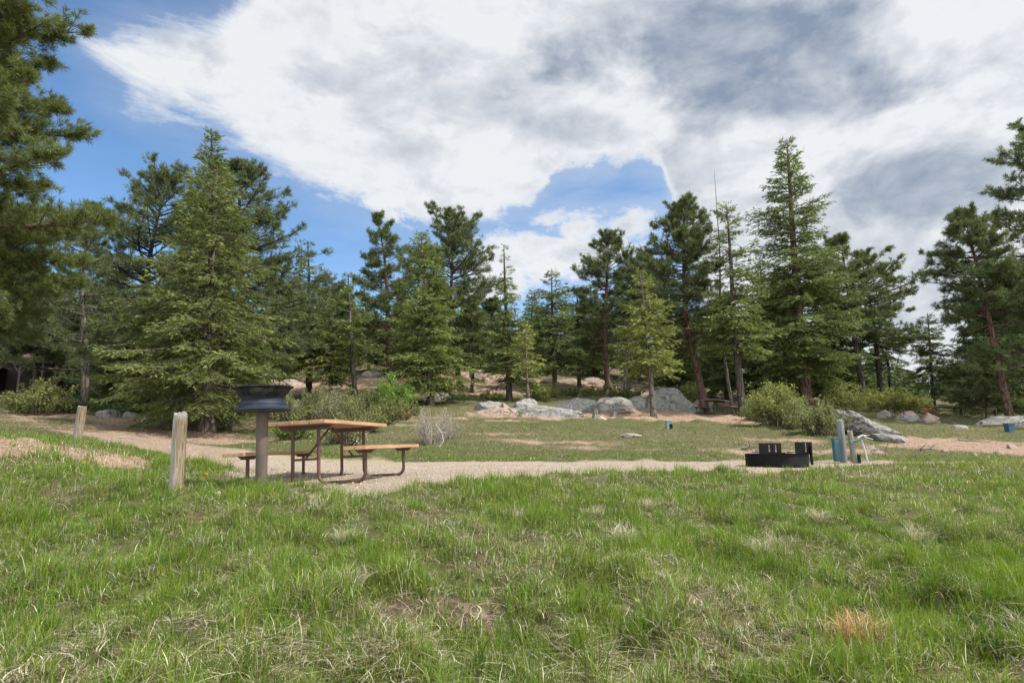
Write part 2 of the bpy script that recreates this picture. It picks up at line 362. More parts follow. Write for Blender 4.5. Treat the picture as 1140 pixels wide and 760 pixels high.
# ------------------------------------------------------------------ ground sheet
def axis_steps(lo, hi, s0, g):
    p = [0.0]
    while p[-1] < hi: p.append(p[-1] + max(s0, g * abs(p[-1])))
    q = [0.0]
    while q[-1] > lo: q.append(q[-1] - max(s0, g * abs(q[-1])))
    return np.array(q[:0:-1] + p)
gx = axis_steps(-700, 700, .075, .018)
gy = axis_steps(-60, 900, .075, .0125)
X, Yy = np.meshgrid(gx, gy); xs = X.ravel(); ys = Yy.ravel()
zs = H(xs, ys)
zn = zones(xs, ys)
V = np.stack([xs, ys, zs], 1)
nx, ny = len(gx), len(gy)
ii = np.arange(ny - 1)[:, None] * nx + np.arange(nx - 1)[None, :]
Q = np.stack([ii, ii + 1, ii + nx + 1, ii + nx], -1).reshape(-1, 4)
rm = zn[0][Q].mean(1) > .5
dz = .8 * zn[2] + .0 * zn[3]
tk = sstep(U(285), U(225), xs / np.maximum(ys, 1)) * (ys > 9.2) * zn[0]
colr = np.stack([zn[0] * (1 - .8 * tk), np.maximum(zn[1], tk * .95), dz], 1)
fy = ys[Q].mean(1); fx = xs[Q].mean(1)
track = rm & (fx / np.maximum(fy, 1) < U(262)) & (fy > 9)
def submesh(name, mask, label=None):
    q = Q[mask]; idx, inv = np.unique(q, return_inverse=True)
    o = obj_np(name, V[idx], [inv.reshape(q.shape)], M_ground, col=colr[idx], smooth=True); tag(o, kind='structure'); return o
submesh('ground', ~rm); submesh('gravel_road', rm & ~track); submesh('dirt_path', track)

# far wooded hill seen through the gap on the right
hx = np.linspace(-900, 1100, 160); ht = np.linspace(0, 1, 24)
HX, HT = np.meshgrid(hx, ht)
top = 26 + 26 * sstep(100, 330, HX) + 14 * np.sin(HX * .009) + 22 * (fbm(HX * .012, HX * 0, 4) - .5) + 7 * fbm(HX * .15, HX * 0, 8)
hz = -22 + (top + 22) * np.sin(HT * pi / 2) + 3 * fbm(HX * .1, HT * 22, 6)
hy = 420 + 160 * HT
t = NT('far_forest'); pos = t.n('ShaderNodeNewGeometry').outputs['Position']
nn = t.noise(.12, 8, .8, pos)
M_hill = t.done(t.bsdf(t.ramp(nn, [(.35, (.02, .035, .025)), (.6, (.05, .075, .05)), (.8, (.10, .12, .08))]), .95, t.bump(nn, 1, 4), spec=.05))
n_, m_ = HX.shape
ii = np.arange(n_ - 1)[:, None] * m_ + np.arange(m_ - 1)[None, :]
tag(obj_np('hills', np.stack([HX.ravel(), hy.ravel(), hz.ravel()], 1), [np.stack([ii, ii + 1, ii + m_ + 1, ii + m_], -1).reshape(-1, 4)], M_hill, smooth=True), kind='structure')

# ------------------------------------------------------------------ grass
def blades(px_, py_, pz_, h, w, lean, az, col, rng, seg=3, curl=0.0):
    n = len(px_)
    s = np.linspace(0, 1, seg + 1)
    d = np.stack([np.cos(az), np.sin(az), np.zeros(n)], 1)
    wa = az + pi / 2 + rng.normal(0, .5, n)
    wd = np.stack([np.cos(wa), np.sin(wa), np.zeros(n)], 1)
    root = np.stack([px_, py_, pz_ - .01], 1)
    side = rng.normal(0, 1, (n, 1)) * curl
    Vs = []; C = []
    for i, t_ in enumerate(s):
        up = h * (t_ - .45 * np.minimum(lean, 1.6) * t_ * t_)
        c = root + d * (h * lean * t_ ** 2 * .9)[:, None] + wd * (side * (h * np.sin(t_ * 4))[:, None] * .35)
        c[:, 2] += up
        ww = w * (1 - t_ ** 1.6) * .5 if i < seg else 0
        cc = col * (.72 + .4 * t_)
        if i < seg:
            Vs += [c - wd * ww[:, None], c + wd * ww[:, None]]; C += [cc, cc]
        else: Vs.append(c); C.append(cc)
    k = 2 * seg + 1
    V = np.stack(Vs, 1).reshape(-1, 3); C = np.stack(C, 1).reshape(-1, 3)
    b = np.arange(n)[:, None] * k
    q = np.concatenate([b + np.array([[2 * i, 2 * i + 1, 2 * i + 3, 2 * i + 2]]) for i in range(seg - 1)], 0)
    tr = b + np.array([[2 * seg - 2, 2 * seg - 1, 2 * seg]])
    return V, q, tr, C
def palette(n, rng, dryness):
    base = np.array([[.098, .202, .015], [.145, .238, .017], [.19, .255, .026], [.050, .110, .022], [.235, .24, .04]])
    c = base[rng.choice(5, n, p=[.32, .3, .18, .12, .08])]
    st = np.array([[.46, .40, .27], [.70, .65, .50], [.27, .19, .115]])[rng.choice(3, n, p=[.45, .3, .25])]
    m = rng.random(n) < dryness
    c = np.where(m[:, None], st, c)
    return c * rng.uniform(.6, 1.18, (n, 1))
def scatter(nt, ylo, yhi, rng, power, umax=1.1):
    """tuft centres over the fan the camera can see, denser nearby"""
    v = rng.random(nt); a = 2 - power
    y = (ylo ** a + v * (yhi ** a - ylo ** a)) ** (1 / a)
    x = rng.uniform(-umax, umax, nt) * (y + .6)
    return x, y
def grass_field(name, nt, per, ylo, yhi, power, hh, ww, spread, rng, label, mat, dry_bias=0.0, kind='green', seg=3):
    x, y = scatter(nt, ylo, yhi, rng, power)
    road, dirt, dry, duff = zones(x, y)
    clump = .38 * fbm(x * 2.6, y * 2.6, 41, 3) + .62 * fbm(x * 8.5, y * 8.5, 45, 2)
    big = fbm(x * .7, y * .7, 43, 3)
    if kind == 'green': keep = rng.random(nt) < (1 - .97 * road + .16 * road * sstep(.50, .60, fbm(x * .35, y * 2.4, 91))) * (1 - .8 * dirt) * np.clip(.26 + 3.0 * (clump - .40) + .4 * (big - .5) - .3 * (dry - .5), .16, 1)
    elif kind == 'far': keep = rng.random(nt) < (1 - road) * (1 - .9 * dirt) * np.clip(.42 + 2.2 * (clump - .42) + 1.2 * (big - .5), .06, 1)
    else: keep = rng.random(nt) < (1 - .98 * road) * (1 - .5 * dirt) * np.clip(.12 + 2.4 * (fbm(x * 2.1, y * 2.1, 51, 3) - .47) + 3.0 * (fbm(x * 7, y * 7, 57, 2) - .5), .03, 1)
    x, y, road, dirt, dry, clump, big = [q[keep] for q in (x, y, road, dirt, dry, clump, big)]
    n = len(x)
    th = rng.uniform(.6, 1.25, n) * np.clip(.30 + 3.0 * (clump - .36) + .5 * (big - .5), .28, 1.75)
    k = rng.integers(max(2, int(per * .6)), int(per * 1.4) + 1, n)
    ti = np.repeat(np.arange(n), k); m = len(ti)
    bx = x[ti] + rng.normal(0, spread, m); by = y[ti] + rng.normal(0, spread, m)
    bz = H(bx, by)
    r2 = zones(bx, by)[0]
    tc = palette(n, rng, 0.0) * (.72 + .75 * (vnoise(x * 5, y * 5, 66))[:, None])
    dr = np.clip(.07 + .55 * dry ** 1.5 + dry_bias, 0, .97)[ti]
    col = .62 * tc[ti] + .38 * palette(m, rng, 0.0)
    warm = np.clip(big * 1.6 - .35, 0, 1)[ti][:, None]
    col = col * (1 - warm * np.array([[-.10, -.02, .10]]))
    isdry = rng.random(m) < dr
    col = np.where(isdry[:, None], palette(m, rng, 1.0), col)
    if kind == 'far': col = np.where(isdry[:, None], col * .68, col)
    h = hh * th[ti] * rng.uniform(.45, 1.25, m)
    h = np.where(isdry, h * .85, h)
    h = np.where(r2 > .5, h * .3, h) * np.interp(by, [9.0, 11.5], [1, .62])
    w = ww * rng.uniform(.6, 1.4, m)
    if kind == 'dead':
        lean = rng.uniform(.6, 2.6, m); curl = 1.0
    else:
        lean = np.abs(rng.normal(.35, .5, m)) + isdry * rng.uniform(0, .8, m); curl = .15
    az = rng.uniform(0, 2 * pi, m)
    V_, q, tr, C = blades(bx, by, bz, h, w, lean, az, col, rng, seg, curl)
    o = obj_np(name, V_, [q, tr], mat, col=C)
    tag(o, label, 'grass', kind='stuff'); print(name, m, 'blades')
    return o
grass_field('grass', 66000, 10, 2.0, 6.8, .9, .135, .0046, .03, np.random.default_rng(11), 'fresh green grass tufts on the bank in front of the road', M_grass)
grass_field('bank_grass', 58000, 8, 6.4, 13.2, 1.0, .14, .0068, .045, np.random.default_rng(12), 'green grass along the crest of the bank and the road edge', M_grass, seg=2)
grass_field('meadow_grass', 62000, 6, 12.6, 36, 1.25, .13, .0125, .10, np.random.default_rng(13), 'thin grass on the rise behind the gravel road', M_grass, dry_bias=.22, kind='far', seg=2)
grass_field('dry_grass', 47000, 9, 2.0, 7.8, 1.0, .125, .0044, .026, np.random.default_rng(14), 'curled pale dead grass lying between the green tufts', M_dry, dry_bias=.9, kind='dead', seg=5)
grass_field('dry_stubble', 14000, 7, 7.0, 22, 1.2, .11, .011, .06, np.random.default_rng(15), 'pale dead grass stems among the grass near the road', M_dry, dry_bias=.9, kind='dead', seg=3)
# short undergrowth that fills the gaps between tufts
grass_field('ground_cover', 46000, 9, 2.0, 11, 1.0, .05, .0095, .055, np.random.default_rng(16), 'low leafy weeds and brown litter under the grass', M_grass, dry_bias=.32, kind='green', seg=2)

def pebbles(name, n, label):
    rng = np.random.default_rng(77); x, y = scatter(n * 3, 5.5, 17, rng, 1.1); z_ = zones(x, y); k = (z_[0] > .35) | ((z_[1] > .5) & (rng.random(len(x)) < .4)); x = x[k][:n]; y = y[k][:n]; n = len(x)
    r = .004 + .020 * rng.random(n) ** 5; z = H(x, y)
    octa = np.array([[1, 0, 0], [0, 1, 0], [-1, 0, 0], [0, -1, 0], [0, 0, .7], [0, 0, -.7]], float)
    V_ = octa[None] * r[:, None, None] * rng.uniform(.6, 1.4, (n, 6, 1)); a = rng.uniform(0, 6.28, n); ca, sa = np.cos(a)[:, None], np.sin(a)[:, None]
    V_ = np.stack([V_[..., 0] * ca - V_[..., 1] * sa, V_[..., 0] * sa + V_[..., 1] * ca, V_[..., 2]], -1) + np.stack([x, y, z], 1)[:, None]
    f = np.array([[0, 1, 4], [1, 2, 4], [2, 3, 4], [3, 0, 4], [1, 0, 5], [2, 1, 5], [3, 2, 5], [0, 3, 5]])
    q = (np.arange(n)[:, None, None] * 6 + f[None]).reshape(-1, 3)
    c = np.array([[.30, .25, .20], [.36, .31, .26], [.30, .22, .18], [.22, .19, .17]])[rng.integers(0, 4, n)]
    tag(obj_np(name, V_.reshape(-1, 3), [q], M_peb, col=np.repeat(c, 6, 0)), label, 'gravel', kind='stuff')
t = NT('pebble'); M_peb = t.done(t.bsdf(t.n('ShaderNodeAttribute', attribute_name='Col').outputs['Color'], .9, spec=.2))
pebbles('gravel', 26000, 'loose small stones scattered over the gravel road')
# ------------------------------------------------------------------ trees
def tubes(P, R, k=5):
    """P (n,s,3) R (n,s)"""
    n, s, _ = P.shape
    T = np.gradient(P, axis=1); T /= np.linalg.norm(T, axis=2, keepdims=True) + 1e-9
    ref = np.where(np.abs(T[:, :1, 2:3]) > .8, np.array([1., 0, 0]), np.array([0, 0, 1.]))
    A = np.cross(T, ref); A /= np.linalg.norm(A, axis=2, keepdims=True) + 1e-9; B = np.cross(T, A)
    th = np.arange(k) * 2 * pi / k
    V = P[:, :, None] + (A[:, :, None] * np.cos(th)[:, None] + B[:, :, None] * np.sin(th)[:, None]) * R[:, :, None, None]
    b = (np.arange(n)[:, None, None] * s + np.arange(s - 1)[None, :, None]) * k
    j = np.arange(k)[None, None, :]; j2 = (j + 1) % k
    q = np.stack([b + j, b + j2, b + k + j2, b + k + j], -1).reshape(-1, 4)
    return V.reshape(-1, 3), q
def norm(a): return a / (np.linalg.norm(a, axis=-1, keepdims=True) + 1e-9)
def sprays(p, d, L, Wd, col, rng):
    n = len(p)
    s = norm(np.cross(d, rng.normal(0, 1, (n, 3)))) * (Wd * .5)[:, None]
    mid = p + d * (L * .45)[:, None]
    V = np.stack([p, mid + s, p + d * L[:, None], mid - s], 1).reshape(-1, 3)
    q = np.arange(n)[:, None] * 4 + np.arange(4)[None]
    return V, q, np.repeat(col, 4, 0)
TREE_MESH = {}
def trunk_path(Ht, lean, rng, S_=14, wig=.015):
    t_ = np.linspace(0, 1, S_)
    x = lean[0] * t_ + Ht * wig * (np.sin(t_ * rng.uniform(3, 6) + rng.uniform(0, 6)) - 0)
    y = lean[1] * t_ + Ht * wig * np.sin(t_ * rng.uniform(3, 6) + rng.uniform(0, 6))
    x -= x[0]; y -= y[0]
    return t_, np.stack([x, y, t_ * Ht], 1)
def lobes(az, z, seed):
    return .72 + .56 * vnoise(az * 1.3 + 20, z * .9, seed)
def fir(seed, Ht, R, zb, dens=1.0, lean=(0, 0), tr=.018, droop=.25, shape=.85, spray=.17, top_open=0.0, base=(.122, .146, .050), twig=None, sparse=None):
    rng = np.random.default_rng(seed)
    tt, TP = trunk_path(Ht, lean, rng, wig=.006)
    rad = Ht * tr * (1 - tt) ** .8 + .015; rad[0] *= 1.35
    n = int((Ht - zb) / .20 * 6.0 * dens)
    v = np.sort(rng.random(n)); z = zb + (Ht - zb) * v ** 1.05 * .985
    if sparse: # thin out part of the crown
        kp = rng.random(n) > np.interp(z / Ht, sparse[0], sparse[1]); z = z[kp]; v = v[kp]; n = len(z)
    t_ = (z - zb) / (Ht - zb)
    az = rng.uniform(0, 2 * pi, n)
    prof = (1 - t_) ** shape * np.minimum(1, .62 + t_ * 3.2)
    L = R * 1.12 * (prof + .035) * rng.uniform(.62, 1.1, n) * (.22 + .78 * lobes(az, z, seed)) * np.where(rng.random(n) < .05, .45, 1) * np.where(rng.random(n) < .05, 1.22, 1)
    L = np.maximum(L, .12)
    el = np.interp(t_, [0, .3, .75, 1], [-.22, -.02, .35, 1.0]) + rng.normal(0, .13, n)
    base0 = np.stack([np.interp(z, TP[:, 2], TP[:, 0]), np.interp(z, TP[:, 2], TP[:, 1]), z], 1)
    hd = np.stack([np.cos(az), np.sin(az), np.zeros(n)], 1)
    def bp(i, s):
        a = L[i] * s
        p = base0[i] + hd[i] * (a * np.cos(el[i]))[:, None]
        p[:, 2] += a * np.sin(el[i]) - droop * L[i] * (s ** 2) * .8 + droop * L[i] * .55 * s ** 4
        return p
    idx = np.arange(n)
    BP = np.stack([bp(idx, np.full(n, s)) for s in (0, .33, .66, .95)], 1)
    BR = np.stack([.006 + L * .013, .005 + L * .010, .004 + L * .006, np.full(n, .003)], 1)
    V1, q1 = tubes(TP[None], rad[None], 10)
    V2, q2 = tubes(BP, BR, 4)
    # secondaries
    m = np.maximum(3, (L / .08 * dens).astype(int)); bi = np.repeat(idx, m); M_ = len(bi)
    s = rng.random(M_) ** .75 * .92 + .08
    p0 = bp(bi, s); side = np.where(rng.random(M_) < .5, -1., 1.)
    ang = az[bi] + side * rng.uniform(.5, 1.15, M_)
    l2 = (.12 + .40 * L[bi] * (1 - s) ** .8) * rng.uniform(.5, 1.15, M_)
    d2 = np.stack([np.cos(ang), np.sin(ang), rng.normal(-.12 - droop * .5, .18, M_) + el[bi] * .5], 1); d2 = norm(d2)
    e = np.maximum(2, np.ceil(l2 / (spray * .25)).astype(int)); si = np.repeat(np.arange(M_), e); K = len(si)
    r = rng.random(K)
    pp = p0[si] + d2[si] * (l2[si] * r)[:, None]; pp[:, 2] -= droop * .5 * (l2[si] * r) ** 2
    sd = np.where(rng.random(K) < .5, -1., 1.); a3 = ang[si] + sd * rng.uniform(.1, .9, K)
    d3 = norm(np.stack([np.cos(a3), np.sin(a3), d2[si, 2] + rng.normal(-.05, .3, K)], 1))
    LL = spray * rng.uniform(.6, 1.3, K); WW = LL * rng.uniform(.15, .24, K)
    cb = np.array(base)
    bc = rng.uniform(.75, 1.25, n)
    col = cb[None] * (bc[bi][si] * rng.uniform(.7, 1.35, K))[:, None]
    col = col * (1 + (rng.random((K, 1)) < .15) * np.array([[.5, .45, .1]]))
    Vs, qs, cs = sprays(pp, d3, LL, WW, col, rng)
    return (np.concatenate([V1, V2]), [np.concatenate([q1, q2 + len(V1)])]), (Vs, [qs], cs), K
def pine(seed, Ht, R, zb, nb0=60, lean=(0, 0), tr=.018, tuft=.17, needles=22, nw=.016, shape='round', base=(.112, .132, .055), up=.16, sub=7, gap=.25, wig=.02, bare=0, tufts_per=5, azr=None):
    rng = np.random.default_rng(seed); nb = int(nb0 * 1.45); R = R * 1.08
    tt, TP = trunk_path(Ht, lean, rng, wig=wig)
    rad = Ht * tr * (1 - .86 * tt ** 1.15) * (1 - .0 * tt) ; rad[-1] = .02; rad[-2] *= .6; rad[0] *= 1.25
    v = (np.arange(nb) + rng.random(nb)) / nb; z = zb + (Ht - zb) * v * .98
    az = (np.arange(nb) * 2.4 + rng.normal(0, .5, nb)) % (2 * pi)
    if azr: az = rng.uniform(azr[0], azr[1], nb)
    prof = {'round': np.sin(np.clip(.32 + v * .68, 0, 1) * pi) ** .7 + .12, 'cone': (1 - v) ** .75 * np.minimum(1, .5 + 3 * v) + .12, 'flat': np.minimum(1, .55 + 1.2 * v) * (1 - v ** 4) ** .5 + .15}[shape]
    L = R * prof * rng.uniform(.55, 1.12, nb) * lobes(az, z * .8, seed + 3)
    kp = rng.random(nb) > gap * .6; 
    z, az, L, v = z[kp], az[kp], L[kp], v[kp]; n = len(z)
    el = np.interp(v, [0, .4, .8, 1], [-.18, .08, .45, 1.1]) + rng.normal(0, .16, n)
    b0 = np.stack([np.interp(z, TP[:, 2], TP[:, 0]), np.interp(z, TP[:, 2], TP[:, 1]), z], 1)
    hd = np.stack([np.cos(az), np.sin(az), np.zeros(n)], 1); sw = rng.normal(0, .16, n)
    pd = np.stack([-np.sin(az), np.cos(az), np.zeros(n)], 1)
    def bp(i, s):
        a = L[i] * s; p = b0[i] + hd[i] * (a * np.cos(el[i]))[:, None] + pd[i] * (sw[i] * L[i] * s * s)[:, None]
        p[:, 2] += a * np.sin(el[i]) + L[i] * (up * s ** 2.2 - .12 * s); return p
    idx = np.arange(n); ss = np.linspace(0, .97, 6)
    BP = np.stack([bp(idx, np.full(n, s)) for s in ss], 1)
    r0 = .010 + L * .016
    BR = r0[:, None] * (1 - ss[None] * .8)
    m = np.maximum(3, (sub * (.6 + L / R)).astype(int)); bi = np.repeat(idx, m); M_ = len(bi)
    s = 1 - rng.random(M_) ** 1.1 * .78
    p0 = bp(bi, s); side = np.where(rng.random(M_) < .5, -1., 1.)
    ang = az[bi] + side * rng.uniform(.2, 1.2, M_)
    l2 = (.22 + .34 * L[bi] * (1.15 - s)) * rng.uniform(.5, 1.2, M_)
    d2 = norm(np.stack([np.cos(ang), np.sin(ang), rng.normal(.22, .28, M_) + el[bi] * .3], 1))
    e2 = p0 + d2 * l2[:, None]; e2[:, 2] += .12 * l2
    mid = p0 + d2 * (l2 * .5)[:, None]
    SPp = np.stack([p0, mid, e2], 1); SR = np.stack([.006 + l2 * .012, .005 + l2 * .006, np.full(M_, .004)], 1)
    # tufts along the twigs, most at their ends
    q = rng.integers(max(2, tufts_per - 2), tufts_per + 2, M_); ti = np.repeat(np.arange(M_), q); Kt = len(ti)
    r = 1 - rng.random(Kt) ** 1.3 * .75
    off = rng.normal(0, .10, (Kt, 3)) * np.minimum(1, l2[ti] * 1.4)[:, None]
    tc = p0[ti] + d2[ti] * (l2[ti] * r)[:, None] + off; tc[:, 2] += .12 * l2[ti] * r + .02
    td = norm(d2[ti] + off * 3 + np.array([0, 0, .35]))
    nd = np.repeat(np.arange(Kt), needles); K = len(nd)
    dd = norm(td[nd] * .75 + rng.normal(0, .62, (K, 3)))
    st = tc[nd] - td[nd] * (rng.random(K) * tuft * .55)[:, None]
    LL = tuft * rng.uniform(.6, 1.12, K); WW = np.full(K, nw) * 1.0 * rng.uniform(.7, 1.3, K)
    tb = rng.uniform(.72, 1.28, Kt); cb = np.array(base)
    col = cb[None] * (tb[nd] * rng.uniform(.75, 1.3, K))[:, None]
    col = col * (1 + (rng.random((K, 1)) < .1) * np.array([[.7, .4, .1]]))
    Vs, qs, cs = sprays(st, dd, LL, WW, col, rng)
    V1, q1 = tubes(TP[None], rad[None], 10); V2, q2 = tubes(BP, BR, 5); V3, q3 = tubes(SPp, SR, 4)
    out = [V1, V2, V3]; fq = [q1, q2 + len(V1), q3 + len(V1) + len(V2)]
    if bare:   # dead snapped branches on the bare trunk
        zz = rng.uniform(.12 * Ht, max(zb, .13 * Ht) + .3 * (Ht - zb), bare); aa = rng.uniform(0, 2 * pi, bare); ll = rng.uniform(.3, 1.1, bare)
        bb = np.stack([np.interp(zz, TP[:, 2], TP[:, 0]), np.interp(zz, TP[:, 2], TP[:, 1]), zz], 1)
        dd_ = np.stack([np.cos(aa), np.sin(aa), rng.normal(-.1, .25, bare)], 1)
        Pp = np.stack([bb, bb + dd_ * (ll * .5)[:, None], bb + dd_ * ll[:, None] + np.array([0, 0, -.08])], 1)
        V4, q4 = tubes(Pp, np.stack([np.full(bare, .022), np.full(bare, .014), np.full(bare, .006)], 1), 4)
        fq.append(q4 + sum(len(o) for o in out)); out.append(V4)
    return (np.concatenate(out), [np.concatenate(fq)]), (Vs, [qs], cs), K
TOT = [0]
def place_tree(kind, label, px, Y, pxt, rowt, R, crown_row, bark, tint=(1, 1, 1), seed=1, share=None, group=None, name=None, base_row=None, **kw):
    g = GP(px, Y); topp = PT(pxt, rowt, Y); Ht = topp[2] - g[2]
    zb = max(.15, PT(px, crown_row, Y)[2] - g[2])
    root = empty(name or ('fir_tree' if kind == 'fir' else 'pine_tree'), (g[0], g[1], g[2] - .08), label, 'tree', group)
    lx = topp[0] - g[0]
    if share is None or share not in TREE_MESH:
        fn = fir if kind == 'fir' else pine
        if share: lean = (0, 0)
        else: lean = (lx, 0)
        (Vt, Ft), (Vc, Fc, Cc), K = fn(seed, Ht, R, zb, lean=lean, **kw)
        mt = mesh_np('trunk', Vt, Ft, bark, smooth=True); mc = mesh_np('crown', Vc, Fc, M_leaf, col=Cc)
        TOT[0] += K
        if share: TREE_MESH[share] = (mt, mc, Ht, R)
        sc = (1, 1, 1)
    else:
        mt, mc, h0, r0 = TREE_MESH[share]
        sc = (R / r0, R / r0, Ht / h0)
    for nm, me in (('trunk', mt), ('crown', mc)):
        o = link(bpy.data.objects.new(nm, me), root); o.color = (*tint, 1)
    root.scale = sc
    if share:
        root.rotation_euler = (0, math.atan2(lx, Ht), 0) if True else None
        rz = (seed * 1.7) % 6.28
        root.rotation_euler = (Matrix.Rotation(math.atan2(lx, Ht), 3, 'Y') @ Matrix.Rotation(rz, 3, 'Z')).to_euler()
    return root
YG_ = (1.45, 1.3, .9)       # yellowish needles
DK = (.86, .93, .95)
# --- near left pine (its trunk stands outside the picture)
place_tree('pine', 'large near pine with long needle tufts reaching in from the left edge', -75, 11.5, -68, -150, 2.15, 345, M_barkr, seed=21, nb0=120, tuft=.165, needles=46, nw=.0085, sub=17, tufts_per=7, shape='round', base=(.115, .142, .045), gap=.1, up=.22)
# --- left group
place_tree('pine', 'dark pine whose low boughs hang over the shelter roof', 34, 27, 42, 300, 1.9, 392, M_barkd, (.72, .8, .75), seed=62, nb0=80, tuft=.2, needles=22, nw=.018, sub=9, shape='cone', gap=.1)
place_tree('pine', 'slim pine with bare curved grey trunk standing before the dark shelter', 90, 21, 104, 225, 1.7, 395, M_bark, DK, seed=31, nb0=60, tuft=.16, needles=20, nw=.013, sub=7, shape='cone', bare=4)
place_tree('pine', 'dense dark pine at the left of the leafy yellowish fir', 150, 25, 186, 196, 3.1, 430, M_barkd, DK, seed=32, nb0=95, needles=20, nw=.017, tuft=.2, sub=9, shape='round', gap=.1)
place_tree('fir', 'broad yellowish green fir with a stout trunk left of the grill', 231, 17.5, 240, 182, 2.8, 445, M_bark, (.98, .98, .88), seed=33, dens=1.25, shape=.72, spray=.13, droop=.3, tr=.021)
place_tree('fir', 'second stout fir trunk close behind the broad yellowish fir', 212, 19.5, 205, 262, 2.4, 455, M_bark, (1.15, 1.1, 1.0), seed=34, dens=.9, shape=.7, spray=.15, droop=.3)
place_tree('fir', 'tallest dark fir rising behind the top of the yellowish fir', 238, 23, 236, 141, 2.5, 440, M_barkd, DK, seed=35, dens=1.0, shape=.8, spray=.2, droop=.05)
place_tree('pine', 'dark round topped pine right behind the yellowish fir', 288, 24, 272, 180, 2.6, 400, M_barkd, DK, seed=36, nb0=90, needles=20, nw=.017, tuft=.2, sub=9, gap=.15)
place_tree('fir', 'slender spired fir right of the big left group', 342, 30, 341, 266, 2.0, 400, M_barkd, (.95, 1, .95), seed=37, dens=.95, shape=.8, spray=.2)
place_tree('fir', 'small young fir above the grey scrub, light green', 366, 29, 368, 330, 1.4, 422, M_barkd, (1.3, 1.25, .9), seed=38, dens=.9, spray=.17)
place_tree('fir', 'low light green fir left of the reddish pine trunk', 394, 29, 387, 303, 1.5, 400, M_bark, (1.2, 1.2, .9), seed=39, dens=.8, spray=.17)
place_tree('pine', 'tall pine with reddish trunk and open blue-green top', 435, 31, 417, 239, 1.95, 380, M_barkr, DK, seed=40, nb0=70, needles=20, nw=.018, tuft=.22, sub=8, shape='cone', bare=40, gap=.3)
place_tree('fir', 'dense fir with foliage to the ground behind the bright green bush', 479, 27, 468, 256, 2.1, 432, M_bark, (1.05, 1.1, .9), seed=41, dens=1.2, shape=.62, spray=.17)
place_tree('pine', 'broad leafy pine top behind the dense fir', 512, 35, 500, 247, 2.6, 400, M_barkd, DK, seed=42, nb0=85, needles=18, nw=.022, tuft=.24, sub=9, shape='flat', gap=.2)
place_tree('pine', 'short young pine above the red boulders', 524, 33, 527, 330, 1.2, 408, M_barkd, (.95, 1, .9), seed=43, nb0=50, needles=18, nw=.02, tuft=.2, sub=7, gap=.1)
place_tree('fir', 'narrow fir with thin bare leader above the pale slabs', 567, 30, 563, 271, 1.7, 425, M_barkd, (1.05, 1.1, .95), seed=44, dens=1.1, shape=1.0, spray=.18, sparse=([0, .7, .78, 1], [0, 0, .72, .5]))
place_tree('fir', 'small yellow-green fir with thin pale trunk beside the narrow fir', 589, 28.5, 584, 362, 1.15, 405, M_bark, (1.6, 1.45, 1.0), seed=45, dens=.9, shape=.6, spray=.15)
place_tree('fir', 'blunt dark fir between the narrow fir and the red-trunk pine', 618, 35, 615, 300, 2.0, 408, M_barkd, DK, seed=46, dens=1.0, shape=.62, spray=.22)
place_tree('fir', 'dark fir close right of the blunt fir', 646, 38, 641, 318, 1.7, 402, M_barkd, (.85, .95, .9), seed=47, dens=.9, spray=.22)
place_tree('pine', 'tall pine with straight red-brown trunk above the rock ledge', 679, 37, 673, 258, 2.0, 385, M_barkr, DK, seed=48, nb0=75, needles=18, nw=.022, tuft=.24, sub=8, gap=.25, bare=12)
place_tree('pine', 'thin pine with grey pole trunk right of the red-trunk pine', 697, 34, 711, 282, 1.3, 360, M_bark, DK, seed=49, nb0=45, needles=18, nw=.02, tuft=.22, sub=6, gap=.2, bare=6)
place_tree('fir', 'yellowish fir growing in front of the big round boulder', 729, 26, 712, 300, 1.75, 405, M_bark, (1.35, 1.3, .95), seed=50, dens=1.05, shape=.7, spray=.16)
place_tree('pine', 'tall pine with straight bare trunk beside the far picnic table', 787, 30.5, 757, 228, 1.95, 385, M_barkr, DK, seed=51, nb0=90, needles=20, nw=.02, tuft=.22, sub=8, gap=.15, bare=8)
place_tree('fir', 'tree with dark curving trunk right of the far picnic table', 830, 28, 806, 226, 2.0, 392, M_barkd, (.95, 1, .85), seed=52, dens=.95, shape=.55, spray=.2, droop=.1, tr=.017, sparse=([0, .4, .6, 1], [.1, .3, .3, .1]))
place_tree('fir', 'very tall spruce towering over the right half of the forest', 902, 31, 873, 152, 3.2, 408, M_barkr, (.9, .98, .9), seed=53, dens=1.1, shape=.72, spray=.2, droop=.12, tr=.019, sparse=([0, .45, .6, 1], [0, .1, .35, .15]))
place_tree('pine', 'open pine with leaning dark trunk right of the tall spruce', 967, 34, 936, 264, 2.0, 370, M_barkd, (.9, .95, .9), seed=54, nb0=60, needles=20, nw=.02, tuft=.22, sub=7, gap=.3, wig=.008, bare=8)
place_tree('pine', 'second leaning pine with a flat one-sided top', 986, 36, 958, 285, 2.5, 385, M_barkd, (.9, .95, .9), seed=55, nb0=55, needles=20, nw=.021, tuft=.22, sub=8, gap=.25, wig=.008, bare=6)
place_tree('fir', 'dark low fir under the two leaning pines', 996, 40, 985, 350, 2.0, 415, M_barkd, (.75, .85, .8), seed=56, dens=1.0, spray=.24)
place_tree('fir', 'lone pointed dark fir in the gap on the right', 1044, 33, 1032, 347, 1.6, 425, M_barkd, (.72, .82, .8), seed=57, dens=1.0, spray=.19, shape=.75)
place_tree('pine', 'leaning pine with slanting bare trunk near the blue bin', 1129, 25, 1069, 238, 1.8, 365, M_barkr, (.82, .92, .82), seed=58, nb0=62, needles=22, nw=.017, tuft=.2, sub=8, gap=.2, wig=.006, bare=6)
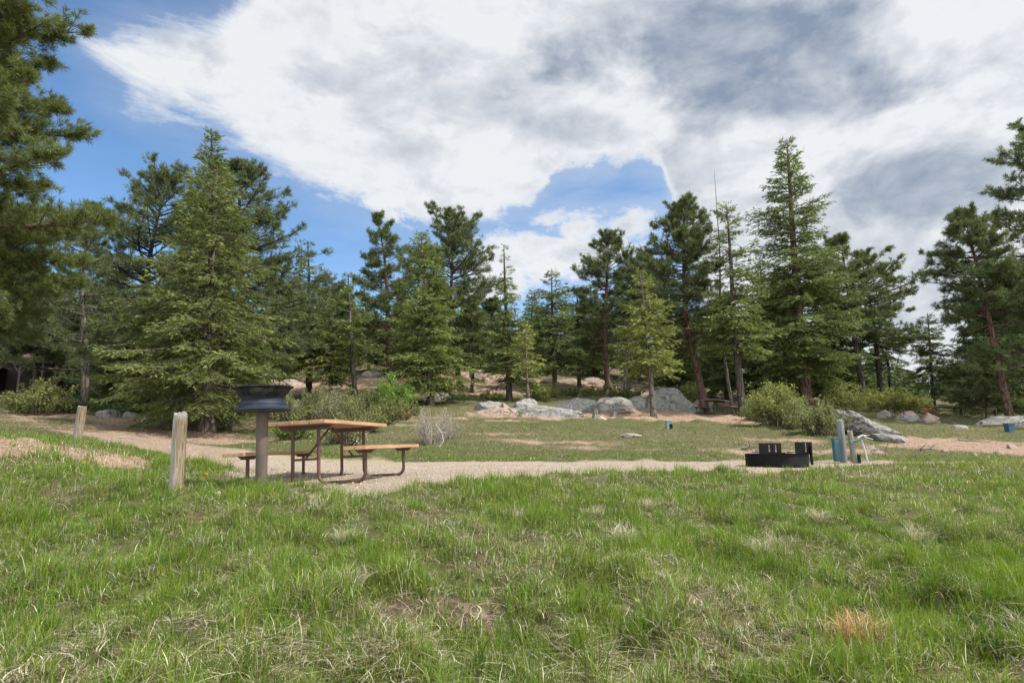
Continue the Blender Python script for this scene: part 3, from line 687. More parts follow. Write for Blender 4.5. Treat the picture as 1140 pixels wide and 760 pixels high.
place_tree('pine', 'tall spreading pine at the right edge of the picture', 1182, 25, 1142, 146, 2.9, 420, M_barkd, (.8, .9, .82), seed=59, nb0=72, needles=22, nw=.018, tuft=.21, sub=9, gap=.2, wig=.008)
place_tree('fir', 'dark fir filling the space behind the slanting trunk', 1104, 32, 1094, 325, 2.3, 452, M_barkd, (.62, .74, .7), seed=60, dens=1.1, spray=.22, shape=.6)
place_tree('pine', 'small rounded pine between the lone fir and slanting trunk', 1101, 28, 1096, 408, 1.1, 448, M_barkd, (1.0, 1.0, .95), seed=61, nb0=36, needles=18, nw=.018, tuft=.2, sub=6, gap=.1)
# --- filler trees deeper in the forest: four shared shapes
G = 'trees deeper in the forest'
far = [
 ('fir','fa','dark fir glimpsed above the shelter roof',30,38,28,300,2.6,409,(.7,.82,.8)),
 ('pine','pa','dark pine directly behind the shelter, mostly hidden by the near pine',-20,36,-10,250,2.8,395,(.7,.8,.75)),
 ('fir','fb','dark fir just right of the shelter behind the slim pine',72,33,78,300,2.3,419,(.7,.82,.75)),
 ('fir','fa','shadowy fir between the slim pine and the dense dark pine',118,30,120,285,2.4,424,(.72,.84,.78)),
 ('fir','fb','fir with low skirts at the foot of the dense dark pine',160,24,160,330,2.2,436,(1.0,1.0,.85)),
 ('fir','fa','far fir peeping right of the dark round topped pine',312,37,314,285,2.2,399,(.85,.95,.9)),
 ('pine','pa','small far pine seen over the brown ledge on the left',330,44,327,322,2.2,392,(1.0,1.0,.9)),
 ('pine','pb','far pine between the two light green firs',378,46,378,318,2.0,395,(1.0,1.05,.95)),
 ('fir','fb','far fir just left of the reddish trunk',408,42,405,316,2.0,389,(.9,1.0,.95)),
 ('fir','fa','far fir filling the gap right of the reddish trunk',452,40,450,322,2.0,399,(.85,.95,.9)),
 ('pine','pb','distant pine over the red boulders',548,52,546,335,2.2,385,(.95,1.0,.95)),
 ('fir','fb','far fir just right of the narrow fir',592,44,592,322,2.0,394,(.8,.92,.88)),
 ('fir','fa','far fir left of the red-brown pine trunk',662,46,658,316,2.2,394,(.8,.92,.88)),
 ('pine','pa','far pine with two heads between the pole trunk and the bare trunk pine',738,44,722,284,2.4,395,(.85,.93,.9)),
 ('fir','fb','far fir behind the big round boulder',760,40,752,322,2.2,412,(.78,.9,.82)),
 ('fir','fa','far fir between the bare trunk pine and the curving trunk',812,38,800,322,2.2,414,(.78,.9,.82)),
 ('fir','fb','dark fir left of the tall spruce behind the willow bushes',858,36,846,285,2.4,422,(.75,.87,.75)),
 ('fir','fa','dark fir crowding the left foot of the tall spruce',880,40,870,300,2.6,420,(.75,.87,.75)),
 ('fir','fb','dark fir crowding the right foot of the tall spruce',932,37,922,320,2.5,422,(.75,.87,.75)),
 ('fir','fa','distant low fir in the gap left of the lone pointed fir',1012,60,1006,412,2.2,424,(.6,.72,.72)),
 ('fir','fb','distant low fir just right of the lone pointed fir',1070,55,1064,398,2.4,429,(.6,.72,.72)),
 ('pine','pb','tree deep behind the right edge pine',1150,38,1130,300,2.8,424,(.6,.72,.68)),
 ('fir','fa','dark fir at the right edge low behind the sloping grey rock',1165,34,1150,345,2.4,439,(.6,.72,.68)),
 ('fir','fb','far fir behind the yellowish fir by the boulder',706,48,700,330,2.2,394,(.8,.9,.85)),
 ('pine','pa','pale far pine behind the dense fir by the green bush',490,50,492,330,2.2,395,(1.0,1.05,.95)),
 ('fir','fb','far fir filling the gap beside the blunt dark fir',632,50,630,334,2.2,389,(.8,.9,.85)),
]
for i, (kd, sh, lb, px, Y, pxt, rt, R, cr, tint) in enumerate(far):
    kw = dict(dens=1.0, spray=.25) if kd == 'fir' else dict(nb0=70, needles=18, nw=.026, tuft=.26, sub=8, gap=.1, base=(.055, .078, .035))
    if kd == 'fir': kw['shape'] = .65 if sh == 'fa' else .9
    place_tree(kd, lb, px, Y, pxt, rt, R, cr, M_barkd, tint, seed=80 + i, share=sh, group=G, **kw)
def forest_mass():
    rng = np.random.default_rng(400); TV = []; TQ = []; CV = []; CQ = []; CC = []; no = 0
    for i in range(190):
        px = rng.uniform(-420, 1420); Y = rng.uniform(50, 82)
        if i >= 176: px = 745 + (i - 176) * 5; Y = 50 + (i % 3) * 4
        if 500 < px < 545 or 1000 < px < 1030: continue
        row = 346 + 14 * rng.random() if i >= 176 else 372 - 34 * rng.random() if px < 780 else (np.interp(px, [780, 950, 1300], [352, 384, 380]) + 30 * rng.random())
        x = U(px) * Y; z0 = float(H0(np.array([x]), np.array([Y]))[0]); Ht = max(4., PT(px, row, Y)[2] - z0)
        (Vt, Ft), (Vc, Fc, Cc), K = fir(500 + i, Ht, rng.uniform(1.7, 2.6), .6, dens=.42, spray=.5, shape=rng.uniform(.6, .95))
        keep = np.arange(len(Fc[0]))
        CV.append(Vc + [x, Y, z0]); CQ.append(Fc[0] + no); CC.append(Cc * rng.uniform(.75, 1.05)); no += len(Vc)
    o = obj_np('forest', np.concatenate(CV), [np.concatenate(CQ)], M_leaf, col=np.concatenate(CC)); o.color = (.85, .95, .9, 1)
    tag(o, 'far wood of dark firs closing the view behind the nearer trees', 'forest', kind='stuff'); print('forest', no // 4)
forest_mass()
print('foliage elements', TOT[0])
# dead spike beside the curving tree
g = GP(818, 30); tp = PT(795, 188, 30)
r = empty('dead_tree', g, 'thin bare dead spire sticking up between the pines', 'tree')
mb = MB(); mb.tube([(0, 0, 0), (-.4, 0, 4), ((tp[0] - g[0]) * .8, 0, 8.5), (tp[0] - g[0], 0, tp[2] - g[2])], [.09, .07, .035, .006], 6)
for q in range(14):
    zz = 3 + q * .55; xx = np.interp(zz, [0, 4, 8.5, tp[2] - g[2]], [0, -.4, (tp[0] - g[0]) * .8, tp[0] - g[0]]); a = q * 2.4
    mb.tube([(xx, 0, zz), (xx + cos(a) * .35, sin(a) * .35, zz + .1)], [.012, .004], 4)
mb.build('trunk', M_bark, r)

# ------------------------------------------------------------------ shrubs
def shrub(label, px, Y, w, h, n, base, leaf=.06, seed=1, stems=40, name='shrub', bare=False, flat=1.0, cat='shrub', stemmat=None, group=None, dz=0):
    rng = np.random.default_rng(seed); g = GP(px, Y)
    root = empty(name, (g[0], g[1], g[2] + dz), label, cat, group)
    az = rng.uniform(0, 2 * pi, stems); k = rng.random(stems) ** .6
    hh = h * rng.uniform(.55, 1.0, stems) * np.sqrt(np.clip(1 - (k * .85) ** 2, .1, 1)) * (.75 + .5 * vnoise(az * 1.5, az * 0, seed))
    end = np.stack([np.cos(az) * k * w / 2, np.sin(az) * k * w / 2 * flat, hh], 1)
    st = np.stack([np.cos(az) * k * w * .18, np.sin(az) * k * w * .18, np.full(stems, -.05)], 1)
    md = (st + end) / 2 + np.stack([np.cos(az) * .0, np.sin(az) * .0, hh * .12], 1)
    P = np.stack([st, md, end], 1); R = np.stack([np.full(stems, .012), np.full(stems, .008), np.full(stems, .003)], 1)
    # side twigs
    m = stems * 5; si = rng.integers(0, stems, m); f = rng.uniform(.3, 1, m)
    a = st[si] * ((1 - f) ** 2)[:, None] + md[si] * (2 * f * (1 - f))[:, None] + end[si] * (f ** 2)[:, None]
    d = norm(rng.normal(0, 1, (m, 3)) + np.array([0, 0, .6])); l = rng.uniform(.1, .3, m) * h
    b = a + d * l[:, None]; P2 = np.stack([a, (a + b) / 2, b], 1)
    V1, q1 = tubes(P, R, 4); V2, q2 = tubes(P2, np.stack([np.full(m, .005), np.full(m, .004), np.full(m, .002)], 1), 3)
    obj_np('stem', np.concatenate([V1, V2]), [np.concatenate([q1, q2 + len(V1)])], stemmat or M_bark, root, smooth=True)
    if n:
        ti = rng.integers(0, m, n); r = rng.random(n)
        c = a[ti] + (b - a)[ti] * r[:, None] + rng.normal(0, .04 * h, (n, 3)); c[:, 2] = np.maximum(c[:, 2], .01)
        d = norm(rng.normal(0, 1, (n, 3)) + np.array([0, 0, .5])); L = leaf * rng.uniform(.6, 1.4, n)
        tb = rng.uniform(.75, 1.25, m)[ti]
        col = np.array(base)[None] * (tb * rng.uniform(.7, 1.4, n))[:, None]
        col = col * (1 + (rng.random((n, 1)) < .15) * np.array([[.6, .3, .0]]))
        Vs, qs, cs = sprays(c, d, L, L * .5, col, rng)
        obj_np('foliage', Vs, [qs], M_bush, root, col=cs)
    return root
OL = (.155, .18, .065); GR = (.12, .18, .04); SG = (.20, .215, .12); YL = (.17, .20, .055)
shrub('round olive bush in front of the dark shelter', 38, 20, 2.4, 1.15, 7000, OL, .07, 1, 60)
shrub('low dark green bush right of the round olive bush', 78, 20.5, 1.2, .55, 2500, (.06, .09, .03), .06, 2)
shrub('low dark juniper between two grey stones under the left firs', 118, 21.5, 1.3, .45, 2600, (.05, .085, .03), .06, 3)
shrub('flat dark juniper at the foot of the dense dark pine', 152, 22, 1.8, .5, 2600, (.05, .085, .03), .06, 4)
shrub('spreading juniper low behind the slim pine trunk', 105, 26, 3.2, .6, 3400, (.055, .09, .03), .08, 5)
# greyish scrub behind the table
sc = [(318,19.5,1.5,1.0,SG,'grey-green willow scrub just right of the grill'),(346,21,1.7,1.1,OL,'olive scrub behind the left end of the tabletop'),(372,19,1.6,1.15,SG,'pale willow scrub behind the middle of the tabletop'),
      (400,17.5,1.7,1.15,OL,'tangled olive scrub over the right end of the tabletop'),(362,25,2.4,1.0,SG,'far band of pale scrub under the small young fir'),(408,24.5,2.2,.9,OL,'far scrub left of the bright green bush'),
      (426,19.5,1.4,.85,(.13,.16,.05),'scrub in front of the bright green bush'),(300,22,1.6,.8,GR,'green scrub close behind the grill head'),(325,16,1.2,.6,GR,'low scrub showing under the grill beside the pipe'),(388,15,1.3,.75,SG,'dark twiggy scrub seen between the table legs'),(452,22,1.3,.6,OL,'low scrub right of the bright green bush')]
for i, (px, Y, w, h, c, lb) in enumerate(sc): shrub(lb, px, Y, w, h, 4200, c, .05, 10 + i, 55, group='scrub behind the picnic table')
shrub('bright fresh green bush behind the picnic table', 436, 24, 1.9, 1.25, 6500, (.135, .22, .04), .07, 30, 50)
shrub('leafless grey twiggy bush beside the near picnic table', 482, 15.2, 1.3, 1.05, 900, (.24, .21, .12), .03, 31, 46, name='bare_bush', stemmat=M_bleachd)
shrub('smaller leafless bush right of the twiggy bush', 499, 16, .9, .7, 400, (.24, .21, .12), .03, 32, 26, name='bare_bush', stemmat=M_bleachd)
shrub('orange tipped low bush at the foot of the bright green bush', 446, 21, 1.0, .5, 1800, (.20, .15, .05), .05, 33)
shrub('low dark juniper patch below the red boulders', 510, 29, 1.9, .35, 2000, (.06, .10, .03), .07, 34)
shrub('yellowish juniper patch left of the pale slabs', 545, 29, 1.8, .35, 2000, (.12, .15, .04), .07, 35)
for i, (px, Y, w, h, c, lb) in enumerate([(612,32,2.2,.8,YL,'olive bush right of the small yellow-green fir'),(598,30.5,1.6,.6,YL,'low bush left end of the green band above the slabs'),(640,33,2.8,.6,(.10,.13,.035),'middle bush of the low band above the pale slabs'),
      (672,33.5,2.6,.6,(.09,.12,.035),'dark bush of the low band left of the boulder'),(700,34,2.2,.7,(.10,.14,.04),'bush touching the left shoulder of the big boulder'),(762,33,2.0,1.1,YL,'light bush behind the right side of the big boulder'),(775,35,1.8,1.0,OL,'bush behind the bare pine trunk at the far table')]):
    shrub(lb, px, Y, w, h, 2800, c, .08, 40 + i, 40, group='bushes above the rocks')
shrub('large yellow-green willow bush left of the sloping rock', 866, 22, 2.3, 1.7, 9500, YL, .07, 50, 80)
shrub('left part of the willow thicket behind the far table', 848, 24.5, 1.7, 1.2, 4500, OL, .07, 51, 50)
shrub('rounded pale willow in front of the sloping rock top', 914, 18.4, 1.7, .95, 7500, (.16, .185, .075), .06, 52, 70)
shrub('small willow shoot between the two big willow bushes', 884, 21, 1.3, 1.0, 3600, OL, .06, 53, 40)
shrub('tall light willow right behind the sloping rock', 945, 30, 2.2, 1.7, 5500, YL, .08, 54, 50)
shrub('light willow bank right of the sloping rock', 985, 31, 2.7, 1.35, 6000, YL, .08, 55, 60)
shrub('rightmost light willow above the brown stones', 1016, 30, 2.2, 1.1, 4500, (.17, .19, .05), .08, 56, 50)
shrub('reddish low twigs right of the light willows', 1040, 29, 1.0, .4, 900, (.22, .12, .05), .06, 57, 30)
shrub('green bush under the slanting pine trunk', 1085, 30, 2.4, .9, 3000, (.08, .11, .04), .08, 58, 40)

# ------------------------------------------------------------------ rocks
def rock(label, px, Y, sx, sy, sz, mat=None, seed=1, cuts=9, rz=0, tilt=(0, 0), sink=.35, rough=.10, group=None, name='rock', sub=4, cat='rock', raise_=0):
    import bmesh
    rng = np.random.default_rng(seed + 900)
    bm = bmesh.new(); bmesh.ops.create_icosphere(bm, subdivisions=sub, radius=1.0)
    V = np.array([v.co for v in bm.verts]); F_ = np.array([[v.index for v in f.verts] for f in bm.faces]); bm.free()
    for i in range(cuts):
        n = norm(rng.normal(0, 1, 3) + np.array([0, 0, .2])); d = rng.uniform(.55, .88)
        V = V - np.maximum(V @ n - d, 0)[:, None] * n[None] * .93
    V = (V - (V.max(0) + V.min(0)) / 2) / ((V.max(0) - V.min(0)) / 2)
    a = (fbm(V[:, 0] * 1.4 + seed, V[:, 1] * 1.4 + V[:, 2] * 1.1, seed, 3) - .5) * 3 * rough + (fbm(V[:, 0] * 5 + V[:, 2] * 4, V[:, 1] * 5 - V[:, 2] * 3, seed + 2, 3) - .5) * rough * 1.1
    V = V * (1 + a)[:, None]
    V = V * np.array([sx / 2, sy / 2, sz])
    R_ = np.array((Matrix.Rotation(rz, 3, 'Z') @ Matrix.Rotation(tilt[0], 3, 'Y') @ Matrix.Rotation(tilt[1], 3, 'X')))
    V = V @ R_.T
    g = GP(px, Y)
    o = obj_np(name, V, [F_], mat or M_rock, smooth=True)
    o.location = (g[0], g[1], g[2] - sink * sz + raise_)
    md = o.modifiers.new('es', 'EDGE_SPLIT'); md.split_angle = radians(32)
    return tag(o, label, cat, group)
rock('pale slab at the left end of the outcrop, with a pink broken face', 551, 25.6, 1.95, 1.5, .62, seed=1, sink=.25, sub=5)
rock('dark pink broken wedge on the left pale slab', 562, 24.9, .5, .5, .45, M_rock2, 2, sink=.1)
rock('speckled slab behind the pink wedge', 587, 26.3, 1.6, 1.2, .50, seed=3, sink=.2)
rock('long low pinkish ledge at the foot of the left slab', 551, 24.0, 1.9, .7, .28, M_rock2, 4, sink=.15, tilt=(-.08, 0), sub=5)
rock('domed grey slab in the middle of the outcrop', 641, 27.2, 2.7, 1.9, .85, seed=5, sink=.28, sub=5)
rock('flat cracked slab lying in front of the domed slab', 612, 24.2, 2.6, 1.6, .34, seed=6, sink=.3, sub=5)
rock('long low slab joining the left slabs to the domed slab', 606, 25.9, 3.4, 1.3, .30, seed=20, sink=.15, sub=5)
rock('long low slab sunk in the grass right of the domed slab', 668, 27.6, 2.8, 1.2, .34, seed=22, sink=.2, sub=5)
rock('low grey rock left of the big round boulder', 687, 29, 2.1, 1.4, .62, seed=7, sink=.3, sub=5)
rock('big round lichen covered boulder behind the thin trunk', 745, 30.6, 3.3, 2.4, 1.2, mat_rock('granite_green', (.24, .25, .22), (.14, .145, .14), (.24, .28, .20), (.30, .24, .2), .1), 8, sink=.12, rough=.12, sub=5)
rock('left shoulder block of the big round boulder', 711, 30, 1.2, 1.1, .75, seed=9, sink=.25)
rock('grey boulder beneath the far picnic table bench', 784, 31.0, 1.05, .8, .5, mat_rock('granite_dark', (.22, .23, .22), (.14, .15, .15), (.24, .26, .22), (.28, .24, .2), .1), 10, sink=.2)
rock('orange-brown stone right of the bare pine trunk', 778, 32, .9, .6, .5, M_rock2, 11, sink=.1)
rock('long sloping grey rock slab right of the willows', 966, 18.9, 2.75, 1.6, .42, seed=14, sink=-.25, tilt=(.42, 0), rough=.16, sub=5, cuts=7)
rock('flat toe of stone at the lower end of the sloping slab', 992, 17.8, 1.3, .9, .22, seed=13, sink=.2, tilt=(.25, 0))
rock('small grey stone under the light willows', 990, 27, .75, .5, .3, seed=14, sink=.1)
rock('brown and grey boulder below the rightmost willow', 1010, 26, 1.0, .7, .42, M_rock2, 15, sink=.15)
rock('grey wedge stone against the brown boulder', 1017, 25.4, .85, .6, .38, seed=16, sink=.15)
rock('peaked brown boulder alone in the grass on the right', 1038, 24.5, .72, .6, .46, M_rock2, 17, sink=.15)
rock('low pale wedge stone between the peaked boulder and the blue bin', 1070, 22.5, .55, .4, .2, M_rock, 18, sink=.2)
rock('wide pale rock mound behind the blue bin', 1128, 24, 3.0, 1.6, .62, M_rock, 19, sink=.3, sub=5)
for i, (px, Y, sx, sz, m, lb) in enumerate([(116,20.5,.75,.42,M_rock,'grey stone at the left end of the stones under the firs'),(142,21,.8,.34,M_rock,'low flat stone beside the grey stone under the firs'),
     (166,19.6,.65,.28,M_rockp,'pale flat stone nearest the dirt path'),(184,20.5,.8,.46,M_rock,'grey boulder close left of the fir trunks'),(195,20,.5,.3,M_rock2,'small pinkish stone left of the fir trunks'),(256,19.0,.42,.27,M_rock2,'small dark stone right of the stout fir trunk')]):
    rock(lb, px, Y, sx, sx * .8, sz, m, 30 + i, sink=.25, group='stones under the left firs')
for i, (px, Y, sx, sz, ro, lb) in enumerate([(300,35,1.6,.5,0,'left block of the brown ledge behind the grill'),(318,35.5,1.5,.42,0,'right block of the brown ledge behind the grill'),(340,37,1.8,.35,0,'low slab at the end of the brown ledge'),
     (288,37,1.0,.5,0,'pale block high on the brown ledge'),(508,39,1.0,.6,0,'left block of the red boulder pile'),(517,37.5,.9,.62,0,'front block of the red boulder pile'),(531,38.5,1.1,.5,.35,'right block of the red boulder pile'),
     (525,39.5,1.6,.32,.95,'flat slab capping the red boulder pile'),(543,40,.8,.4,0,'small dark block right of the red boulder pile'),(541,39.2,.7,.3,0,'low red block at the pile end'),(412,40,1.6,.4,0,'pale ledge behind the reddish trunk'),
     (612,40,1.4,.4,0,'left slab of the ledge under the red-trunk pine'),(640,40.5,2.0,.42,0,'middle slab of the ledge under the red-trunk pine'),(665,41,1.8,.5,0,'right slab of the ledge under the red-trunk pine'),(488,30,1.5,.45,0,'grey stone low under the dense fir'),(645,29.6,.5,.3,0,'small dark stone beside the yellow-green fir')]):
    rock(lb, px, Y, sx, sx * .7, sz, M_rock2 if i not in (3, 10, 14) else M_rock, 50 + i, sink=.12, raise_=ro, group='stones up the slope', cuts=12)
rock('flat white stone lying in the green grass beyond the road', 702, 17.2, .62, .4, .07, M_rockp, 70, sink=-.3, name='flat_stone')
rock('small pale stone at the edge of the bare dirt', 672, 23.4, .32, .25, .16, M_rockp, 71, sink=.1)
rock('small grey stone tucked in the dead grass clump', 941, 2.77, .045, .03, .010, M_rock, 72, sink=-1.2, sub=3, name='pebble')
for i, (px, Y, s_) in enumerate([(1050,14.2,.2),(1110,14.6,.26),(1083,13.9,.15),(965,15.0,.34),(975,14.4,.3),(1126,15.8,.3),(880,13.8,.22),(845,14.1,.2),(820,14.4,.18),(905,13.9,.25)]):
    rock(['tan stone on the bare bank, leftmost of the right patch','tan stone in the middle of the bare bank','little stone low on the bare bank','brown clod behind the white pipe','second brown clod right of the white pipe','flat stone near the right end of the bare bank',
          'stone on the cut bank just above the fire ring','stone on the cut bank left of the fire ring','small stone far left on the cut bank','stone on the cut bank right of the fire ring'][i], px, Y, s_, s_ * .8, s_ * .4, M_rock2, 80 + i, sink=.1, sub=3, group='stones on the bare banks')

# ------------------------------------------------------------------ stumps, logs, posts
def stump(label, px, Y, r, h, seed):
    g = GP(px, Y); rng = np.random.default_rng(seed); ph = rng.uniform(0, 6, 3)
    wob = lambda a: .10 * sin(3 * a + ph[0]) + .06 * sin(7 * a + ph[1])
    mb = MB(); mb.lathe([(r * 1.5, -.05), (r * 1.1, h * .2), (r, h * .5), (r * .93, h * .95), (r * .75, h * 1.05), (r * .4, h * .93), (.001, h * .98)], 18, wob=wob)
    o = mb.build('tree_stump', M_stumpm, smooth=True); o.location = g; return tag(o, label, 'stump', 'stumps by the outcrop')
stump('grey stump in front of the domed slab', 636, 25.6, .085, .34, 1); stump('weathered stump right of the flat cracked slab', 663, 24, .105, .36, 2); stump('dark low stump near the thin trunk', 684, 25, .12, .22, 3)
def post(label, px, Y, w, h, lean, mat, name='wooden_post', top='worn', loc=None, group='wooden posts', seed=0):
    g = GP(px, Y); rng = np.random.default_rng(seed + 5)
    mb = MB(); k = 14; prof = []
    vs = []; nz = 12
    hs = rng.uniform(-.022, .022, k)
    for i in range(nz + 1):
        t_ = i / nz; z = -.25 + (h + .25) * t_
        r = w / 2 * (1.04 - .06 * t_)
        for j in range(k):
            a = 2 * pi * j / k; rr = r * (1 + .05 * sin(2 * a + .4) + .03 * sin(5 * a + z * 2 + seed)) * (.93 if i == nz else 1)
            vs.append((rr * cos(a), rr * sin(a), z + (hs[j] if i == nz else 0)))
    vs.append((0, 0, h + .004)); fs = [(i * k + j, i * k + (j + 1) % k, (i + 1) * k + (j + 1) % k, (i + 1) * k + j) for i in range(nz) for j in range(k)]
    fs += [(nz * k + j, nz * k + (j + 1) % k, len(vs) - 1) for j in range(k)]
    o = mb.add(vs, fs).build(name, mat, smooth=True); o.location = g; o.rotation_euler = (lean[1], lean[0], seed * .7 if False else 0)
    return tag(o, label, 'post', group)
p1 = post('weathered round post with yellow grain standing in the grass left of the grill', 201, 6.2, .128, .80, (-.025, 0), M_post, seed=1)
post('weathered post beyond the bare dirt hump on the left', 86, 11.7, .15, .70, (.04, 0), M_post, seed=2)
gA = GP(937, 11.6)
post('tall grey-blue leaning post beside the teal box', 937, 11.6, .135, .80, (-.01, 0), M_postg, seed=3)
post('shorter brown leaning post right of the tall grey-blue post', 949, 11.4, .10, .60, (-.08, .03), M_postb, seed=4)
# teal box on the side of the tall post
g = GP(930.5, 11.5); r = empty('utility_box', g, 'narrow teal box against the left of the leaning grey-blue post', 'box', rot=(0, -.03, 0))
MB().box((0, 0, .24), (.11, .09, .42)).build('body', M_teal, r, bevel=.008); MB().box((0, 0, .462), (.125, .105, .02)).build('lid', M_teal, r, bevel=.004)
MB().box((0, -.048, .24), (.085, .006, .36)).build('door', M_teal, r, bevel=.002)
# pipe stand
g = GP(953, 11.35); r = empty('pipe_stand', g, 'small broken pipe stand with one white leg right of the leaning posts', 'pipe')
MB().tube([(-.12, 0, .40), (.13, 0, .45)], .016, 8).build('crossbar', M_tealg, r, smooth=True)
MB().tube([(.0, 0, -.05), (-.05, .01, .22), (-.10, .0, .41)], .017, 8).build('leg', M_tealg, r, smooth=True)
MB().tube([(.19, 0, -.05), (.15, .0, .2), (.10, 0, .44)], .018, 8).build('leg', M_white, r, smooth=True)
MB().box((.02, -.01, .08), (.045, .04, .17)).build('bracket', M_black, r, bevel=.004)
def branch(label, px, Y, pts, rad, mat, name='fallen_branch', twigs=3, seed=0, z=0, group=None):
    g = GP(px, Y); rng = np.random.default_rng(seed); pts = [list(p) for p in pts]
    for p in pts: # follow the ground
        p[2] += float(H(np.array([g[0] + p[0]]), np.array([g[1] + p[1]]))[0]) - g[2] if z == 0 else 0
    mb = MB(); mb.tube(pts, [rad * (1 - .7 * i / (len(pts) - 1)) for i in range(len(pts))], 7)
    for q in range(twigs):
        i = rng.integers(0, len(pts) - 1); p = np.array(pts[i]); d = norm(rng.normal(0, 1, 3) + np.array([0, 0, .5])) * rad * 9
        mb.tube([p, p + d * .5, p + d], [rad * .45, rad * .3, rad * .1], 5)
    o = mb.build(name, mat, smooth=True); o.location = (g[0], g[1], g[2] + z); return tag(o, label, 'branch', group)
branch('bleached forked stick lying over the pipe stand', 955, 11.3, [(0, 0, 0), (.1, 0, .05), (.19, .02, .0), (.3, .03, -.03)], .022, M_bleach, z=.47, twigs=2, seed=1)
branch('dark arched dead branch on the bank behind the leaning posts', 972, 14.0, [(0, 0, .12), (.15, .05, .14), (.3, .05, .10), (.48, .1, .0)], .025, M_logd, seed=2)
branch('pale fallen branch across the dirt path', 142, 13.8, [(-.2, 0, .02), (-.05, .12, .04), (.16, .02, .03), (.36, .22, .02)], .016, M_bleachd, seed=3, twigs=2)
branch('pale fallen branch at the foot of the stout fir', 218, 15.2, [(-.3, -.35, .02), (-.12, .05, .05), (.1, .0, .03), (.3, .35, .02)], .016, M_bleachd, seed=4, twigs=2)
branch('long thin dead stick rising from the grass left of the twiggy bush', 489, 14.2, [(0, 0, 0), (.1, 0, .15), (.05, 0, .35), (-.1, 0, .55)], .012, M_bleach, seed=5, z=.001, twigs=4)
for i, (px, Y, l) in enumerate([(860, 14.2, .6), (835, 14.6, .5), (1085, 17.6, .9), (1035, 14.6, .5)]):
    branch(['dark root on the cut bank behind the fire ring', 'dark root at the left of the cut bank', 'dark stick along the top of the bare bank', 'short dark stick at the left of the bare bank'][i], px, Y, [(-l / 2, 0, .03), (0, .05, .06), (l / 2, 0, .02)], .028, M_logd, seed=6 + i, group='dark sticks on the banks')
# log rail fence at the forest foot, right
a = GP(1000, 30); b = GP(1112, 29)
r = empty('log_fence', a, 'low dark rail fence at the forest foot on the right', 'fence')
for q in range(4):
    f = q / 3; p = a * (1 - f) + b * f; p[2] = float(H(np.array([p[0]]), np.array([p[1]]))[0])
    MB().tube([p - a + np.array([0, 0, -.1]), p - a + np.array([0, 0, .42])], .06, 8).build('post', M_dark, r, smooth=True)
MB().tube([np.array([0, -.06, .36]), b - a + np.array([0, -.06, .36])], .045, 8).build('rail', M_dark, r, smooth=True)
# blue bin
g = GP(1125.5, 21.5); r = empty('blue_bin', g, 'small blue bin standing in front of the pale rock mound', 'bin')
MB().box((0, 0, .14), (.2, .2, .28), taper=1.12).build('body', M_blue, r, bevel=.01); MB().box((0, 0, .29), (.245, .245, .03)).build('lid', M_blue, r, bevel=.006)
MB().tube([(-.05, 0, .305), (-.05, 0, .335), (.05, 0, .335), (.05, 0, .305)], .006, 6).build('handle', M_black, r)
# small utility pedestal
g = GP(745.5, 20.3); r = empty('utility_pedestal', g, 'short grey-green pedestal standing in the bright grass beyond the road', 'pedestal')
MB().box((0, 0, .12), (.20, .16, .28)).build('body', M_util, r, bevel=.012); MB().box((0, 0, .275), (.225, .185, .03), taper=.9).build('cap', M_util, r, bevel=.005)
MB().box((.045, -.084, .09), (.10, .012, .17)).build('door', M_black, r, bevel=.002)
# shelter
g = GP(28, 30); g0 = g[2]
zt = PT(28, 402, 30)[2] - g0; zr = PT(45, 384, 32)[2] - g0
r = empty('picnic_shelter', g, 'dark open timber shelter with a shingled roof behind the left bush', 'shelter')
x0, x1 = -3.4, 2.1
MB().add([(x0 - .3, -1.5, zt), (x1 + .3, -1.5, zt), (x1 - .4, .6, zr), (x0 + .4, .6, zr), (x0 - .3, 2.6, zt), (x1 + .3, 2.6, zt),
          (x0 - .3, -1.5, zt - .09), (x1 + .3, -1.5, zt - .09), (x1 - .4, .6, zr - .09), (x0 + .4, .6, zr - .09), (x0 - .3, 2.6, zt - .09), (x1 + .3, 2.6, zt - .09)],
         [(0, 1, 2, 3), (3, 2, 5, 4), (6, 9, 8, 7), (9, 10, 11, 8), (0, 6, 7, 1), (4, 5, 11, 10), (1, 7, 8, 2), (2, 8, 11, 5), (0, 3, 9, 6), (3, 4, 10, 9)]).build('roof', M_shake, r)
MB().box(((x0 + x1) / 2, -1.38, zt - .18), (x1 - x0, .12, .16)).build('beam', M_shp, r)
MB().box(((x0 + x1) / 2, 2.4, zt / 2), (x1 - x0, .1, zt - .1)).build('wall', M_dark, r)
for sx in (x0, x1): MB().box((sx, .5, zt / 2 - .05), (.1, 3.7, zt - .15)).build('wall', M_dark, r)
for px_ in (x0 + .3, -1.9, -.75, .45, 1.55):
    MB().tube([(px_, -1.38, -.1), (px_, -1.38, zt - .26)], .065, 8).build('post', M_shp, r, smooth=True)
    MB().tube([(px_ + .05, -1.38, zt - .75), (px_ + .42, -1.38, zt - .27)], .028, 6).tube([(px_ - .05, -1.38, zt - .75), (px_ - .42, -1.38, zt - .27)], .028, 6).build('brace', M_shp, r, smooth=True)

